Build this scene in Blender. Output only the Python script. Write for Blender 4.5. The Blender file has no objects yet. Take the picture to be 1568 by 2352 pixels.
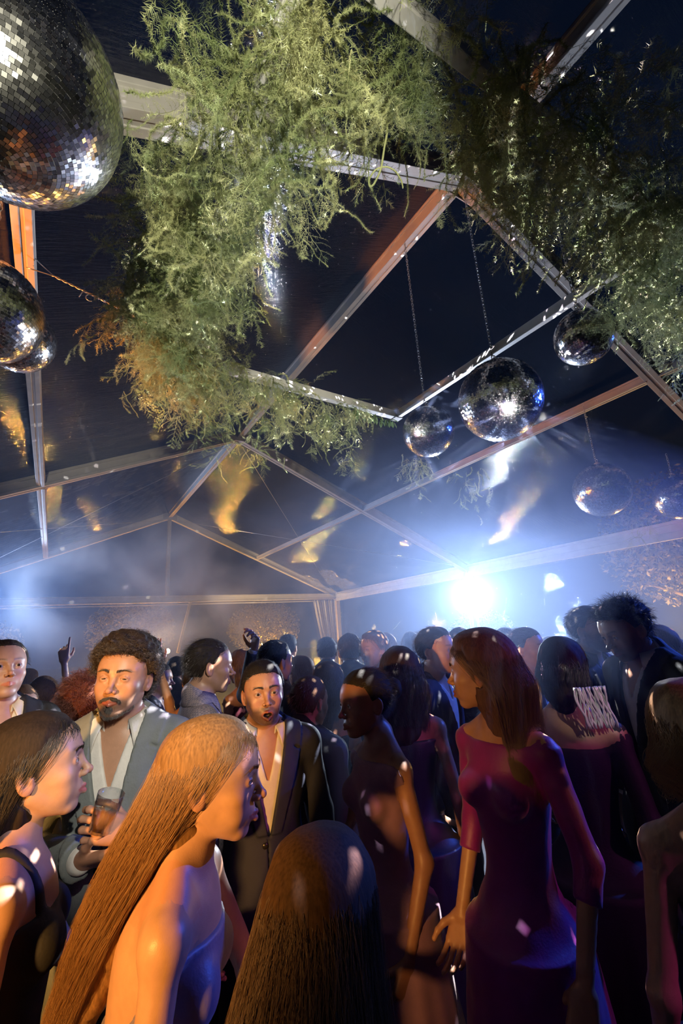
import bpy, math, random, time
import numpy as np
from mathutils import Vector, Matrix

T0 = time.time()
C = bpy.context.scene.collection
SC = bpy.context.scene
R_ = math.radians

# ------------------------------------------------------------------ camera
FOC, CX, CY = 1039.0, 784.0, 1176.0            # 16 mm lens on a full frame sensor, pitched up 15 degrees, rolled 4
_up = np.array([522 - CX, -2700 - CY, FOC]); _up /= np.linalg.norm(_up)
_ry = np.array([120 - CX, 1500 - CY, FOC]); _ry -= _ry.dot(_up) * _up; _ry /= np.linalg.norm(_ry)
_rx = np.cross(_ry, _up)
RW = np.array([_rx, _ry, _up])                  # world axes in the lens frame (x right, y down, z forward)
EYE = np.array([0.0, 0.0, 1.75])
cam_d = bpy.data.cameras.new('camera')
cam_d.sensor_fit = 'HORIZONTAL'; cam_d.sensor_width = 24.0; cam_d.lens = FOC / 1568 * 24.0
cam_d.clip_start = 0.05; cam_d.clip_end = 200
cam = bpy.data.objects.new('camera', cam_d); C.objects.link(cam)
_m = np.eye(4); _m[:3, 0] = RW @ [1, 0, 0]; _m[:3, 1] = RW @ [0, -1, 0]; _m[:3, 2] = RW @ [0, 0, -1]; _m[:3, 3] = EYE
cam.matrix_world = Matrix(_m.tolist())
SC.camera = cam

def at_depth(px, py, d):
    """World point seen at a photograph pixel, d metres in front of the camera."""
    return EYE + RW @ np.array([px - CX, py - CY, FOC]) * (d / FOC)
def at_plane(px, py, axis, v):
    w = RW @ np.array([px - CX, py - CY, FOC])
    return EYE + w * ((v - EYE[axis]) / w[axis])

# ------------------------------------------------------------------ world (night sky), lamps, exposure
SC.view_settings.view_transform = 'Standard'; SC.view_settings.look = 'None'
SC.view_settings.exposure = 0.0; SC.view_settings.gamma = 1.0; SC.view_settings.use_curve_mapping = False
world = bpy.data.worlds.new('night'); SC.world = world; world.use_nodes = True
bg = world.node_tree.nodes['Background']
bg.inputs[0].default_value = (0.10, 0.22, 0.62, 1); bg.inputs[1].default_value = 0.020

def lamp(name, kind, loc, energy, color, target=None, **kw):
    l = bpy.data.lights.new(name, kind); l.energy = energy; l.color = color
    for k, v in kw.items(): setattr(l, k, v)
    o = bpy.data.objects.new(name, l); C.objects.link(o); o.location = loc
    if target is not None:
        o.rotation_euler = (Vector(target) - Vector(loc)).to_track_quat('-Z', 'Y').to_euler()
    return o

SPOT_POS = at_plane(1083, 1370, 1, 5.5)                 # the bright moving head that faces the camera
_dir = (EYE - SPOT_POS) / np.linalg.norm(EYE - SPOT_POS)
SPOT_FRONT = SPOT_POS + _dir * 0.20
lamp('moving_head_beam', 'SPOT', SPOT_FRONT, 1700, (0.62, 0.75, 1.0), EYE + np.array([0, 0, .1]), spot_size=R_(76), spot_blend=0.7, shadow_soft_size=0.05)
# from the stage behind the camera: cool white on the ferns, warm white on the man in grey, amber from the left
lamp('stage_fern_light', 'SPOT', (-0.5, -1.3, 2.0), 620, (1.0, 0.94, 0.70), (0.32, 1.75, 3.40), spot_size=R_(42), spot_blend=0.6, shadow_soft_size=0.03)
lamp('stage_face_light', 'SPOT', (0.15, -1.6, 3.05), 420, (1.0, 0.93, 0.78), (0.24, 1.73, 1.63), spot_size=R_(18), spot_blend=0.6, shadow_soft_size=0.02)
lamp('amber_wash_light', 'SPOT', (-1.2, 0.2, 1.72), 280, (1.0, 0.46, 0.10), (0.10, 1.42, 1.42), spot_size=R_(55), spot_blend=0.8, shadow_soft_size=0.05)
lamp('added_side_light', 'SPOT', (2.3, -0.5, 1.7), 25, (1.0, 0.45, 0.12), at_depth(1570, 1720, 1.1), spot_size=R_(26), spot_blend=0.6, shadow_soft_size=0.03)  # extra amber lamp, added to warm the guest at the right edge
lamp('amber_ridge_light', 'SPOT', (-2.3, 2.8, 2.4), 1100, (1.0, 0.30, 0.05), (2.32, 2.6, 5.06), spot_size=R_(37), spot_blend=0.4, shadow_soft_size=0.08)
lamp('amber_purlin_light', 'SPOT', (-2.3, 5.2, 2.2), 900, (1.0, 0.30, 0.05), (4.7, 3.2, 4.0), spot_size=R_(24), spot_blend=0.5, shadow_soft_size=0.08)
lamp('blue_wash_light', 'SPOT', (5.9, 0.2, 3.6), 1000, (0.05, 0.14, 1.0), (1.8, 1.7, 1.0), spot_size=R_(56), spot_blend=0.6, shadow_soft_size=0.05)
lamp('magenta_wash_light', 'SPOT', (2.2, -1.6, 2.7), 75, (1.0, 0.12, 0.75), (1.15, 1.25, 1.15), spot_size=R_(28), spot_blend=0.8, shadow_soft_size=0.05)
lamp('gable_warm_uplight', 'SPOT', (1.2, 10.4, 1.6), 900, (1.0, 0.76, 0.46), (6.2, 12.0, 3.5), spot_size=R_(40), spot_blend=0.9, shadow_soft_size=0.1)
lamp('smoke_blue_light', 'SPOT', (-1.6, 10.8, 2.7), 1400, (0.42, 0.60, 1.0), (1.8, 8.0, 2.6), spot_size=R_(100), spot_blend=0.8, shadow_soft_size=0.2)
# ------------------------------------------------------------------ helpers: names, materials, meshes
def tag(o, label=None, cat=None, group=None, kind=None):
    if label: o['label'] = label
    if cat: o['category'] = cat
    if group: o['group'] = group
    if kind: o['kind'] = kind
    return o
def empty(name, loc, rz=0.0):
    o = bpy.data.objects.new(name, None); C.objects.link(o); o.location = loc; o.rotation_euler = (0, 0, rz)
    o.empty_display_size = 0.1
    return o
def link(name, data, mat=None, parent=None):
    o = bpy.data.objects.new(name, data); C.objects.link(o)
    if mat is not None and not data.materials: data.materials.append(mat)
    if parent is not None: o.parent = parent
    return o

def new_mat(name):
    m = bpy.data.materials.new(name); m.use_nodes = True
    return m, m.node_tree.nodes, m.node_tree.links
def pbr(name, col, rough=0.5, metal=0.0, var=0.12, scale=30.0, bump=0.0, sss=0.0, sheen=0.0, spec=0.5, attr=None, bscale=None):
    """Principled surface with a noise variation of its own colour and, when asked, a fine bump."""
    m, n, l = new_mat(name); b = n['Principled BSDF']
    b.inputs['Roughness'].default_value = rough; b.inputs['Metallic'].default_value = metal
    b.inputs['Specular IOR Level'].default_value = spec
    tc = n.new('ShaderNodeTexCoord'); no = n.new('ShaderNodeTexNoise'); no.inputs['Scale'].default_value = scale; no.inputs['Detail'].default_value = 3
    l.new(tc.outputs['Object'], no.inputs['Vector'])
    mx = n.new('ShaderNodeMix'); mx.data_type = 'RGBA'; mx.blend_type = 'MULTIPLY'; mx.inputs[0].default_value = 1.0
    rp = n.new('ShaderNodeMapRange'); rp.inputs[1].default_value = .25; rp.inputs[2].default_value = .75
    rp.inputs[3].default_value = 1 - var; rp.inputs[4].default_value = 1 + var
    l.new(no.outputs['Fac'], rp.inputs[0])
    if attr:
        a = n.new('ShaderNodeAttribute'); a.attribute_name = attr; l.new(a.outputs['Color'], mx.inputs[6])
    else:
        mx.inputs[6].default_value = (*col, 1)
    l.new(rp.outputs[0], mx.inputs[7]); l.new(mx.outputs[2], b.inputs['Base Color'])
    if bump:
        bp = n.new('ShaderNodeBump'); bp.inputs['Strength'].default_value = bump; bp.inputs['Distance'].default_value = 0.002
        nb = n.new('ShaderNodeTexNoise'); nb.inputs['Scale'].default_value = bscale or scale * 6; nb.inputs['Detail'].default_value = 2
        l.new(tc.outputs['Object'], nb.inputs['Vector']); l.new(nb.outputs['Fac'], bp.inputs['Height']); l.new(bp.outputs[0], b.inputs['Normal'])
    if sss:
        b.inputs['Subsurface Weight'].default_value = sss; b.inputs['Subsurface Radius'].default_value = (1.0, .35, .2); b.inputs['Subsurface Scale'].default_value = .008
    if sheen:
        b.inputs['Sheen Weight'].default_value = sheen; b.inputs['Sheen Roughness'].default_value = .4
    return m
def emit(name, col, strength):
    m, n, l = new_mat(name); n.remove(n['Principled BSDF']); e = n.new('ShaderNodeEmission')
    e.inputs[0].default_value = (*col, 1); e.inputs[1].default_value = strength
    l.new(e.outputs[0], n['Material Output'].inputs[0]); return m

def mesh_np(name, V, F, smooth=True):
    """Fast mesh from numpy arrays: V (n,3), F (m,3) or (m,4)."""
    me = bpy.data.meshes.new(name); V = np.ascontiguousarray(V, np.float32); F = np.ascontiguousarray(F, np.int32)
    k = F.shape[1]
    me.vertices.add(len(V)); me.vertices.foreach_set('co', V.ravel())
    me.loops.add(F.size); me.loops.foreach_set('vertex_index', F.ravel())
    me.polygons.add(len(F)); me.polygons.foreach_set('loop_start', np.arange(0, F.size, k, dtype=np.int32))
    me.polygons.foreach_set('use_smooth', np.full(len(F), smooth))
    me.update(calc_edges=True)
    return me
class MB:
    """Collects quads, boxes and tubes and turns them into ONE mesh."""
    def __init__(s): s.V = []; s.F = []; s.n = 0
    def add(s, V, F):
        V = np.asarray(V, float); F = [[i + s.n for i in f] for f in F]
        s.V.append(V); s.F += F; s.n += len(V)
    def box(s, c, size, M=None):
        x, y, z = [v / 2 for v in size]
        V = np.array([[sx * x, sy * y, sz * z] for sx in (-1, 1) for sy in (-1, 1) for sz in (-1, 1)])
        if M is not None: V = V @ np.array(M).T
        s.add(V + np.array(c), [[0, 1, 3, 2], [4, 6, 7, 5], [0, 4, 5, 1], [2, 3, 7, 6], [0, 2, 6, 4], [1, 5, 7, 3]])
    def prism(s, a, b, prof, up=(0, 0, 1)):
        """Sweep a closed 2D profile (u,v) from a to b."""
        a = np.array(a, float); b = np.array(b, float); d = b - a; d /= np.linalg.norm(d)
        u = np.cross(d, up); u /= np.linalg.norm(u); v = np.cross(u, d)
        P = np.array([u * p[0] + v * p[1] for p in prof]); n = len(prof)
        F = [[i, (i + 1) % n, n + (i + 1) % n, n + i] for i in range(n)] + [list(range(n))[::-1], list(range(n, 2 * n))]
        s.add(np.vstack([P + a, P + b]), F)
    def tube(s, pts, r, seg=8, closed=False):
        pts = np.array(pts, float); n = len(pts); rr = np.broadcast_to(r, n)
        T = np.gradient(pts, axis=0) if not closed else np.roll(pts, -1, 0) - np.roll(pts, 1, 0)
        T /= np.linalg.norm(T, axis=1)[:, None] + 1e-12
        up = np.array([0, 0, 1.]) if abs(T[0][2]) < .9 else np.array([1., 0, 0])
        u = np.cross(T[0], up); u /= np.linalg.norm(u); V = []
        for i in range(n):
            u = u - T[i] * u.dot(T[i]); u /= np.linalg.norm(u); w = np.cross(T[i], u)
            for k in range(seg):
                an = 2 * math.pi * k / seg; V.append(pts[i] + rr[i] * (u * math.cos(an) + w * math.sin(an)))
        F = []
        for i in range(n if closed else n - 1):
            j = (i + 1) % n
            for k in range(seg): F.append([i * seg + k, i * seg + (k + 1) % seg, j * seg + (k + 1) % seg, j * seg + k])
        if not closed: F += [list(range(seg))[::-1], [(n - 1) * seg + k for k in range(seg)]]
        s.add(V, F)
    def lathe(s, prof, seg=24, c=(0, 0, 0), M=None):
        V = []; n = len(prof)
        for r, z in prof:
            for k in range(seg):
                an = 2 * math.pi * k / seg; V.append([r * math.cos(an), r * math.sin(an), z])
        V = np.array(V)
        if M is not None: V = V @ np.array(M).T
        F = [[i * seg + k, i * seg + (k + 1) % seg, (i + 1) * seg + (k + 1) % seg, (i + 1) * seg + k] for i in range(n - 1) for k in range(seg)]
        s.add(V + np.array(c), F)
    def build(s, name, mat=None, parent=None, smooth=False, bevel=0):
        me = bpy.data.meshes.new(name); me.from_pydata(np.vstack(s.V).tolist(), [], s.F)
        if smooth: me.polygons.foreach_set('use_smooth', np.full(len(me.polygons), True))
        o = link(name, me, mat, parent)
        if bevel:
            b = o.modifiers.new('edge', 'BEVEL'); b.width = bevel; b.segments = 2; b.limit_method = 'ANGLE'
        return o
def rot3(yaw=0, pitch=0, roll=0):
    """yaw about z, pitch (nod down positive) about x, roll about y; columns are the rotated axes."""
    cy, sy = math.cos(yaw), math.sin(yaw); cp, sp = math.cos(-pitch), math.sin(-pitch); cr, sr = math.cos(roll), math.sin(roll)
    Z = np.array([[cy, -sy, 0], [sy, cy, 0], [0, 0, 1]]); X = np.array([[1, 0, 0], [0, cp, -sp], [0, sp, cp]]); Y = np.array([[cr, 0, sr], [0, 1, 0], [-sr, 0, cr]])
    return Z @ X @ Y

# ------------------------------------------------------------------ signed distance modelling (for bodies, heads, hair, cloth)
def smin(a, b, k):
    h = np.clip(.5 + .5 * (b - a) / k, 0, 1); return b + (a - b) * h - k * h * (1 - h)
def smax(a, b, k): return -smin(-a, -b, k)
def cone(P, a, b, ra, rb):
    a = np.asarray(a, np.float32); ba = np.asarray(b, np.float32) - a; pa = P - a
    h = np.clip(pa @ ba / (ba @ ba + 1e-9), 0, 1)
    return np.sqrt(((pa - h[:, None] * ba) ** 2).sum(1)) - (ra + (rb - ra) * h)
def ell(P, c, r, M=None):
    q = P - np.asarray(c, np.float32)
    if M is not None: q = q @ np.asarray(M, np.float32)
    r = np.asarray(r, np.float32); q = q / r; k0 = np.sqrt((q * q).sum(1)); q = q / r; k1 = np.sqrt((q * q).sum(1))
    return k0 * (k0 - 1) / np.maximum(k1, 1e-6)
def wob(P, f, seed=0):
    """Cheap smooth noise in -1..1."""
    r = np.random.RandomState(seed); s = 0
    for i in range(4):
        w = r.normal(size=3) * f; s = s + np.sin(P @ w.astype(np.float32) + r.uniform(0, 6.28))
    return s / 4

def surface(fn, lo, hi, h, project=True):
    """Surface nets of fn(P)=0 on a grid of step h between lo and hi; coarse pass first. Returns V, F (quads)."""
    lo = np.array(lo, float); hi = np.array(hi, float)
    S = 4; nb = np.maximum(np.ceil((hi - lo) / (h * S)).astype(int), 2); n = nb * S + 1
    cg = [lo[i] + h * S * np.arange(nb[i] + 1) for i in range(3)]
    G = np.stack(np.meshgrid(*cg, indexing='ij'), -1).reshape(-1, 3).astype(np.float32)
    D = fn(G).reshape(nb + 1)
    near = np.abs(D) < h * S * 1.3
    # a block is active when any of its corners is near
    act = np.zeros(nb, bool); sgn = np.zeros(nb)
    for i in (0, 1):
        for j in (0, 1):
            for k in (0, 1):
                sl = (slice(i, nb[0] + i), slice(j, nb[1] + j), slice(k, nb[2] + k)); act |= near[sl]; sgn += np.sign(D[sl])
    act |= (np.abs(sgn) < 7.5)
    F = np.full(n, 1.0, np.float32)
    fill = np.repeat(np.repeat(np.repeat(np.where(sgn > 0, 1., -1.), S, 0), S, 1), S, 2)
    F[:-1, :-1, :-1] = fill
    m = np.zeros(n, bool); ab = np.repeat(np.repeat(np.repeat(act, S, 0), S, 1), S, 2)
    for i in (0, 1):
        for j in (0, 1):
            for k in (0, 1): m[i:n[0] - 1 + i, j:n[1] - 1 + j, k:n[2] - 1 + k] |= ab
    ix = np.argwhere(m); P = (lo + ix * h).astype(np.float32)
    out = np.empty(len(P), np.float32)
    for s in range(0, len(P), 400000): out[s:s + 400000] = fn(P[s:s + 400000])
    F[m] = out
    ins = F < 0
    cnt = np.zeros(n - 1, np.int8)
    for i in (0, 1):
        for j in (0, 1):
            for k in (0, 1): cnt += ins[i:n[0] - 1 + i, j:n[1] - 1 + j, k:n[2] - 1 + k]
    cells = (cnt > 0) & (cnt < 8)
    ci = np.argwhere(cells)
    if len(ci) == 0: return np.zeros((0, 3)), np.zeros((0, 4), int)
    cor = np.array([[i, j, k] for i in (0, 1) for j in (0, 1) for k in (0, 1)])
    val = np.stack([F[ci[:, 0] + c[0], ci[:, 1] + c[1], ci[:, 2] + c[2]] for c in cor], 1)
    acc = np.zeros((len(ci), 3)); num = np.zeros(len(ci))
    for a in range(8):
        for b in range(a + 1, 8):
            if np.abs(cor[a] - cor[b]).sum() == 1:
                fa, fb = val[:, a], val[:, b]; x = (fa < 0) != (fb < 0)
                t = np.where(x, fa / np.where(x, fa - fb, 1), 0)
                acc += np.where(x[:, None], cor[a] + t[:, None] * (cor[b] - cor[a]), 0); num += x
    V = lo + (ci + acc / num[:, None]) * h
    idx = np.full(n - 1, -1, np.int32); idx[cells] = np.arange(len(ci))
    Q = []
    for ax in range(3):
        u, v = (ax + 1) % 3, (ax + 2) % 3
        s0 = [slice(1, n[i] - 1) for i in range(3)]; s0[ax] = slice(0, n[ax] - 1); s1 = list(s0); s1[ax] = slice(1, n[ax])
        A = ins[tuple(s0)]; B = ins[tuple(s1)]; x = np.argwhere(A != B)
        if len(x) == 0: continue
        dirp = A[tuple(x.T)]; g = x + 1; g[:, ax] -= 1
        def cell(du, dv):
            q = g.copy(); q[:, u] -= du; q[:, v] -= dv; return idx[tuple(q.T)]
        quad = np.stack([cell(1, 1), cell(0, 1), cell(0, 0), cell(1, 0)], 1)
        quad[~dirp] = quad[~dirp][:, ::-1]
        Q.append(quad)
    Q = np.vstack(Q); Q = Q[(Q >= 0).all(1)]
    if project:
        Vf = V.astype(np.float32); e = h * .35
        for _ in range(1):
            d = fn(Vf)
            g = np.stack([fn(Vf + np.array(o, np.float32)) for o in ((e, 0, 0), (0, e, 0), (0, 0, e))], 1) - d[:, None]
            L = np.linalg.norm(g, axis=1)[:, None] + 1e-9
            Vf = Vf - (g / L) * np.clip(d / np.maximum(L[:, 0] / e, .3), -h * .5, h * .5)[:, None]
        V = Vf
    return V, Q
def grad(fn, P, e=.003):
    d = fn(P); g = np.stack([fn(P + np.array(o, np.float32)) for o in ((e, 0, 0), (0, e, 0), (0, 0, e))], 1) - d[:, None]
    return d, g / (np.linalg.norm(g, axis=1)[:, None] + 1e-9)
def curves_obj(name, pts, rad, mat, parent=None, attrcol=None):
    """Hair curves object. pts (n, k, 3); rad (n,k) or (k,)."""
    n, k, _ = pts.shape
    cu = bpy.data.hair_curves.new(name); cu.add_curves([k] * n)
    cu.attributes['position'].data.foreach_set('vector', np.ascontiguousarray(pts, np.float32).ravel())
    r = cu.attributes.get('radius') or cu.attributes.new('radius', 'FLOAT', 'POINT')
    r.data.foreach_set('value', np.ascontiguousarray(np.broadcast_to(rad, (n, k)), np.float32).ravel())
    return link(name, cu, mat, parent)
# ------------------------------------------------------------------ the tent
XR, ZR = 2.32, 5.06          # ridge
XE, ZE = 7.25, 2.95          # right eave
XL = 2 * XR - XE             # left eave
SL = (ZR - ZE) / (XE - XR)
YF = [-3.4, 1.66, 6.65, 12.0]
def roof_z(x): return ZR - SL * abs(x - XR)

alu = pbr('painted_aluminium', (0.40, 0.38, 0.37), .55, .05, .10, 8, .15)
alu_lo = pbr('white_painted_metal', (0.60, 0.58, 0.53), .55, .0, .10, 9, .1)
hprof = lambda w, h: [(-w/2, -h/2), (-w*.12, -h/2), (-w*.12, -h/2+.006), (w*.12, -h/2+.006), (w*.12, -h/2), (w/2, -h/2), (w/2, -h*.28), (w*.36, -h*.25), (w*.36, h*.25), (w/2, h*.28),
                      (w/2, h/2), (-w/2, h/2), (-w/2, h*.28), (-w*.36, h*.25), (-w*.36, -h*.25), (-w/2, -h*.28)]
def beam(name, a, b, w, h, mat, up=(0, 0, 1), prof=None):
    m = MB(); m.prism(a, b, prof or hprof(w, h), up); o = m.build(name, mat, bevel=.003); o['kind'] = 'structure'; return o
for i in range(len(YF) - 1):
    beam('ridge_beam', (XR, YF[i] + .06, ZR - .05), (XR, YF[i+1] - .06, ZR - .05), .09, .15, alu)
for y in YF:
    big = .13 if y < 11 else .10
    beam('rafter', (XR + .03, y, ZR - .07), (XE, y, ZE - .06), big, .17, alu if y < 11 else alu_lo, (0, 0, 1))
    beam('rafter', (XR - .03, y, ZR - .07), (XL, y, ZE - .06), big, .17, alu if y < 11 else alu_lo, (0, 0, 1))
    m = MB()                                           # ridge knuckle plate with bolts
    for s in (-1, 1):
        m.box((XR, y + s * .075, ZR - .10), (.34, .008, .16))
        for dx in (-.12, -.05, .05, .12):
            m.lathe([(0, 0), (.012, 0), (.012, .008), (0, .008)], 8, (XR + dx, y + s * .079, ZR - .10), [[1, 0, 0], [0, 0, s], [0, -1, 0]] if s > 0 else [[1, 0, 0], [0, 0, -1], [0, 1, 0]])
    m.build('ridge_plate', alu)['kind'] = 'structure'
for xp, w in ((XR + 2.38, .07), (XR - 2.62, .09)):
    for i in range(len(YF) - 1):
        beam('purlin', (xp, YF[i] + .05, roof_z(xp) - .10), (xp, YF[i+1] - .05, roof_z(xp) - .10), w, .09, alu)
for xp in (XE, XL):
    for i in range(len(YF) - 1):
        beam('eave_beam', (xp, YF[i] + .05, ZE - .09), (xp, YF[i+1] - .05, ZE - .09), .12, .20, alu_lo)
        m = MB(); m.prism((xp - .07 * (1 if xp > 0 else -1), YF[i] + .05, ZE - .20), (xp - .07 * (1 if xp > 0 else -1), YF[i+1] - .05, ZE - .20), [(-.02, -.05), (.02, -.05), (.02, .03), (-.02, .03)])
        m.build('valance_rail', alu_lo)['kind'] = 'structure'
YG = 12.0
beam('gable_beam', (XE - .06, YG, ZE - .10), (XL + .06, YG, ZE - .10), .10, .17, alu_lo)
beam('gable_beam', (XE - .06, YG - .02, ZE - .235), (XL + .06, YG - .02, ZE - .235), .03, .03, alu_lo)
beam('gable_post', (XR, YG, ZE), (XR, YG, ZR - .15), .08, .10, alu, (0, 1, 0))
for x, y in ((XE, YG), (XL, YG), (XE, YF[2]), (XL, YF[2]), (XE, YF[1]), (XL, YF[1])):
    beam('tent_leg', (x, y, .012), (x, y, ZE - .17 if y < 11 else ZE - .02), .12, .16, alu_lo, (0, 1, 0))
    m = MB(); m.box((x, y, .006), (.3, .3, .012)); m.build('leg_base_plate', alu)['kind'] = 'structure'
# tension wires
wire = pbr('steel_wire', (.5, .5, .52), .3, .9, .1, 50)
def cable(a, b, r=.004, name='bracing_cable', sag=0.0):
    a = np.array(a, float); b = np.array(b, float); t = np.linspace(0, 1, 13)[:, None]
    p = a + (b - a) * t; p[:, 2] -= sag * 4 * (t * (1 - t))[:, 0]
    m = MB(); m.tube(p, r, 6); return m.build(name, wire, smooth=True)
for a, b in (((XL + .3, YF[2] + .1, roof_z(XL + .3) - .12), (XR - .1, YG - .1, ZR - .2)), ((XL + .3, YG - .1, roof_z(XL + .3) - .12), (XR - .1, YF[2] + .1, ZR - .2)),
             ((XR + .1, YF[2] + .1, ZR - .2), (XE - .2, YG - .1, ZE - .0)), ((XR + .1, YG - .1, ZR - .2), (XE - .2, YF[2] + .1, ZE + .0))):
    tag(cable(a, b), kind='structure')
beam('leaning_pole', at_plane(438, 1378, 1, 13.2), at_plane(408, 1500, 1, 13.0), .07, .05, alu_lo, (0, 1, 0))
tag(cable((XL + .1, YG - .8, 3.35), (XR - .2, YG - .5, 4.72), .004), kind='structure')

# clear roof film: rippled transparent plastic that mirrors the lamps
def film_mat(name, density, refl, stretch, dist=.005):
    m, n, l = new_mat(name); n.remove(n['Principled BSDF'])
    tr = n.new('ShaderNodeBsdfTransparent'); tr.inputs[0].default_value = density
    gl = n.new('ShaderNodeBsdfGlossy'); gl.inputs['Roughness'].default_value = .03; gl.inputs[0].default_value = (refl, refl, refl, 1)
    mx = n.new('ShaderNodeMixShader'); fr = n.new('ShaderNodeFresnel'); fr.inputs[0].default_value = 1.58
    tc = n.new('ShaderNodeTexCoord'); mp = n.new('ShaderNodeMapping'); mp.inputs['Scale'].default_value = stretch
    wv = n.new('ShaderNodeTexNoise'); wv.inputs['Scale'].default_value = 1.0; wv.inputs['Detail'].default_value = 4; wv.inputs['Roughness'].default_value = .6
    bp = n.new('ShaderNodeBump'); bp.inputs['Strength'].default_value = 1.0; bp.inputs['Distance'].default_value = dist
    l.new(tc.outputs['Object'], mp.inputs[0]); l.new(mp.outputs[0], wv.inputs['Vector']); l.new(wv.outputs['Fac'], bp.inputs['Height'])
    l.new(bp.outputs[0], gl.inputs['Normal']); l.new(bp.outputs[0], fr.inputs['Normal'])
    l.new(fr.outputs[0], mx.inputs[0]); l.new(tr.outputs[0], mx.inputs[1]); l.new(gl.outputs[0], mx.inputs[2])
    l.new(mx.outputs[0], n['Material Output'].inputs[0]); return m
film = film_mat('clear_roof_film', (.86, .9, .95, 1), .9, (6, 60, 6))
film_wall = film_mat('clear_wall_film', (.86, .88, .93, 1), .9, (7, 7, 30), .003)
def sheet(name, p00, p10, p01, p11, mat, nx, ny, amp, seed, kind='structure'):
    p00, p10, p01, p11 = [np.array(p, float) for p in (p00, p10, p01, p11)]
    u, v = np.meshgrid(np.linspace(0, 1, nx), np.linspace(0, 1, ny), indexing='ij'); u = u.ravel()[:, None]; v = v.ravel()[:, None]
    P = (p00 * (1-u) + p10 * u) * (1-v) + (p01 * (1-u) + p11 * u) * v
    nrm = np.cross(p10 - p00, p01 - p00); nrm /= np.linalg.norm(nrm)
    edge = (np.minimum(np.minimum(u, 1-u), np.minimum(v, 1-v)) * 6).clip(0, 1)
    P = P + nrm * amp * (wob(P, 2.2, seed) + .35 * wob(P, 9, seed + 1))[:, None] * edge
    F = [[i * ny + j, (i+1) * ny + j, (i+1) * ny + j + 1, i * ny + j + 1] for i in range(nx-1) for j in range(ny-1)]
    if nrm @ (np.array([XR, 4.5, 2.5]) - P.mean(0)) < 0: F = [f[::-1] for f in F]
    o = link(name, mesh_np(name, P, F), mat)
    if kind: o['kind'] = kind
    return o
for i in range(len(YF) - 1):
    for s, xe in ((1, XE), (-1, XL)):
        sheet('roof_film', (XR + s*.01, YF[i] + .06, ZR + .03), (xe, YF[i] + .06, ZE + .03), (XR + s*.01, YF[i+1] - .06, ZR + .03), (xe, YF[i+1] - .06, ZE + .03), film, 40, 40, .035, 10 * i + s + 5)
# clear gable and side walls
sheet('gable_film', (XL + .1, YG + .02, ZE), (XR, YG + .02, ZE), (XL + .1, YG + .02, ZE + .03), (XR, YG + .02, ZR - .12), film_wall, 24, 24, .02, 71)
sheet('gable_film', (XR, YG + .02, ZE), (XE - .1, YG + .02, ZE), (XR, YG + .02, ZR - .12), (XE - .1, YG + .02, ZE + .03), film_wall, 24, 24, .02, 72)
sheet('wall_gable', (XL + .1, YG, .03), (XE - .1, YG, .03), (XL + .1, YG, ZE - .27), (XE - .1, YG, ZE - .27), film_wall, 60, 20, .04, 73)
for i in (1, 2):
    sheet('wall_right', (XE, YF[i] + .1, .03), (XE, YF[i+1] - .1, .03), (XE, YF[i] + .1, ZE - .24), (XE, YF[i+1] - .1, ZE - .24), film_wall, 40, 20, .04, 80 + i)

# floor and ground
wood = pbr('dance_floor_boards', (.030, .032, .042), .75, 0, .3, 3, .2)
m = MB(); m.box(((XL + XE) / 2, 4.3, -.02), (XE - XL, 15.4, .04)); fl = m.build('floor', wood); fl['kind'] = 'structure'
grass = pbr('night_lawn', (.012, .03, .012), .9, 0, .5, 2)
m = MB(); m.box((2, 20, -.08), (90, 90, .06)); g = m.build('ground', grass); g['kind'] = 'structure'

# crumpled clear plastic tucked over the far corner of the roof
m_cr = film_mat('crumpled_clear_plastic', (.78, .8, .82, 1), 1.0, (20, 20, 20)); m_cr.node_tree.nodes['Glossy BSDF'].inputs['Roughness'].default_value = .25
mcp = pbr('milky_crumpled_plastic', (.42, .42, .44), .25, 0, .2, 20)
mcp.node_tree.nodes['Principled BSDF'].inputs['Alpha'].default_value = .45
u, v = np.meshgrid(np.linspace(0, 1, 46), np.linspace(0, 1, 46), indexing='ij'); u = u.ravel(); v = v.ravel()
P = np.stack([XE - 1.25 * v - .1 + .25 * np.sin(9 * u) * v, YG - .15 - 1.5 * u, ZE + .02 + SL * 1.25 * v - .05 - .16 * np.abs(wob(np.stack([u * 7, v * 5, u * 0], 1), 1.6, 5))], 1)
F = [[i * 46 + j, (i+1) * 46 + j, (i+1) * 46 + j + 1, i * 46 + j + 1] for i in range(45) for j in range(45) if abs(i - 12 - j * .25) > 5 + .12 * j or j < 4]
tag(link('plastic_flap', mesh_np('plastic_flap', P, F), mcp), 'crumpled clear plastic flap tucked over the far roof corner', 'tent flap')
# gathered white curtain at the corner leg
cloth_w = pbr('white_curtain_cloth', (.62, .58, .50), .8, 0, .12, 20, .3, sheen=.3)
nu, nv = 90, 24; V = []
for i in range(nu):
    for j in range(nv):
        s = i / (nu - 1); t = j / (nv - 1)
        w = .62 - .30 * t; x = XE - .16 - w * (1 - s) ** 1.1 * 1.0
        y = YG - .12 + .035 * math.sin(s * 62 + 2 * math.sin(t * 3)) * (1 - .3 * t) + .02 * math.sin(s * 23 + t * 2)
        V.append((x - .10 * (1 - t) * (1-s), y, ZE - .22 - 1.9 * t))
F = [[i * nv + j, (i+1) * nv + j, (i+1) * nv + j + 1, i * nv + j + 1] for i in range(nu-1) for j in range(nv-1)]
cur = link('curtain', mesh_np('curtain', V, F), cloth_w); tag(cur, 'gathered white curtain hanging beside the far corner leg', 'curtain')
so = cur.modifiers.new('thick', 'SOLIDIFY'); so.thickness = .004
m = MB()
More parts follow.
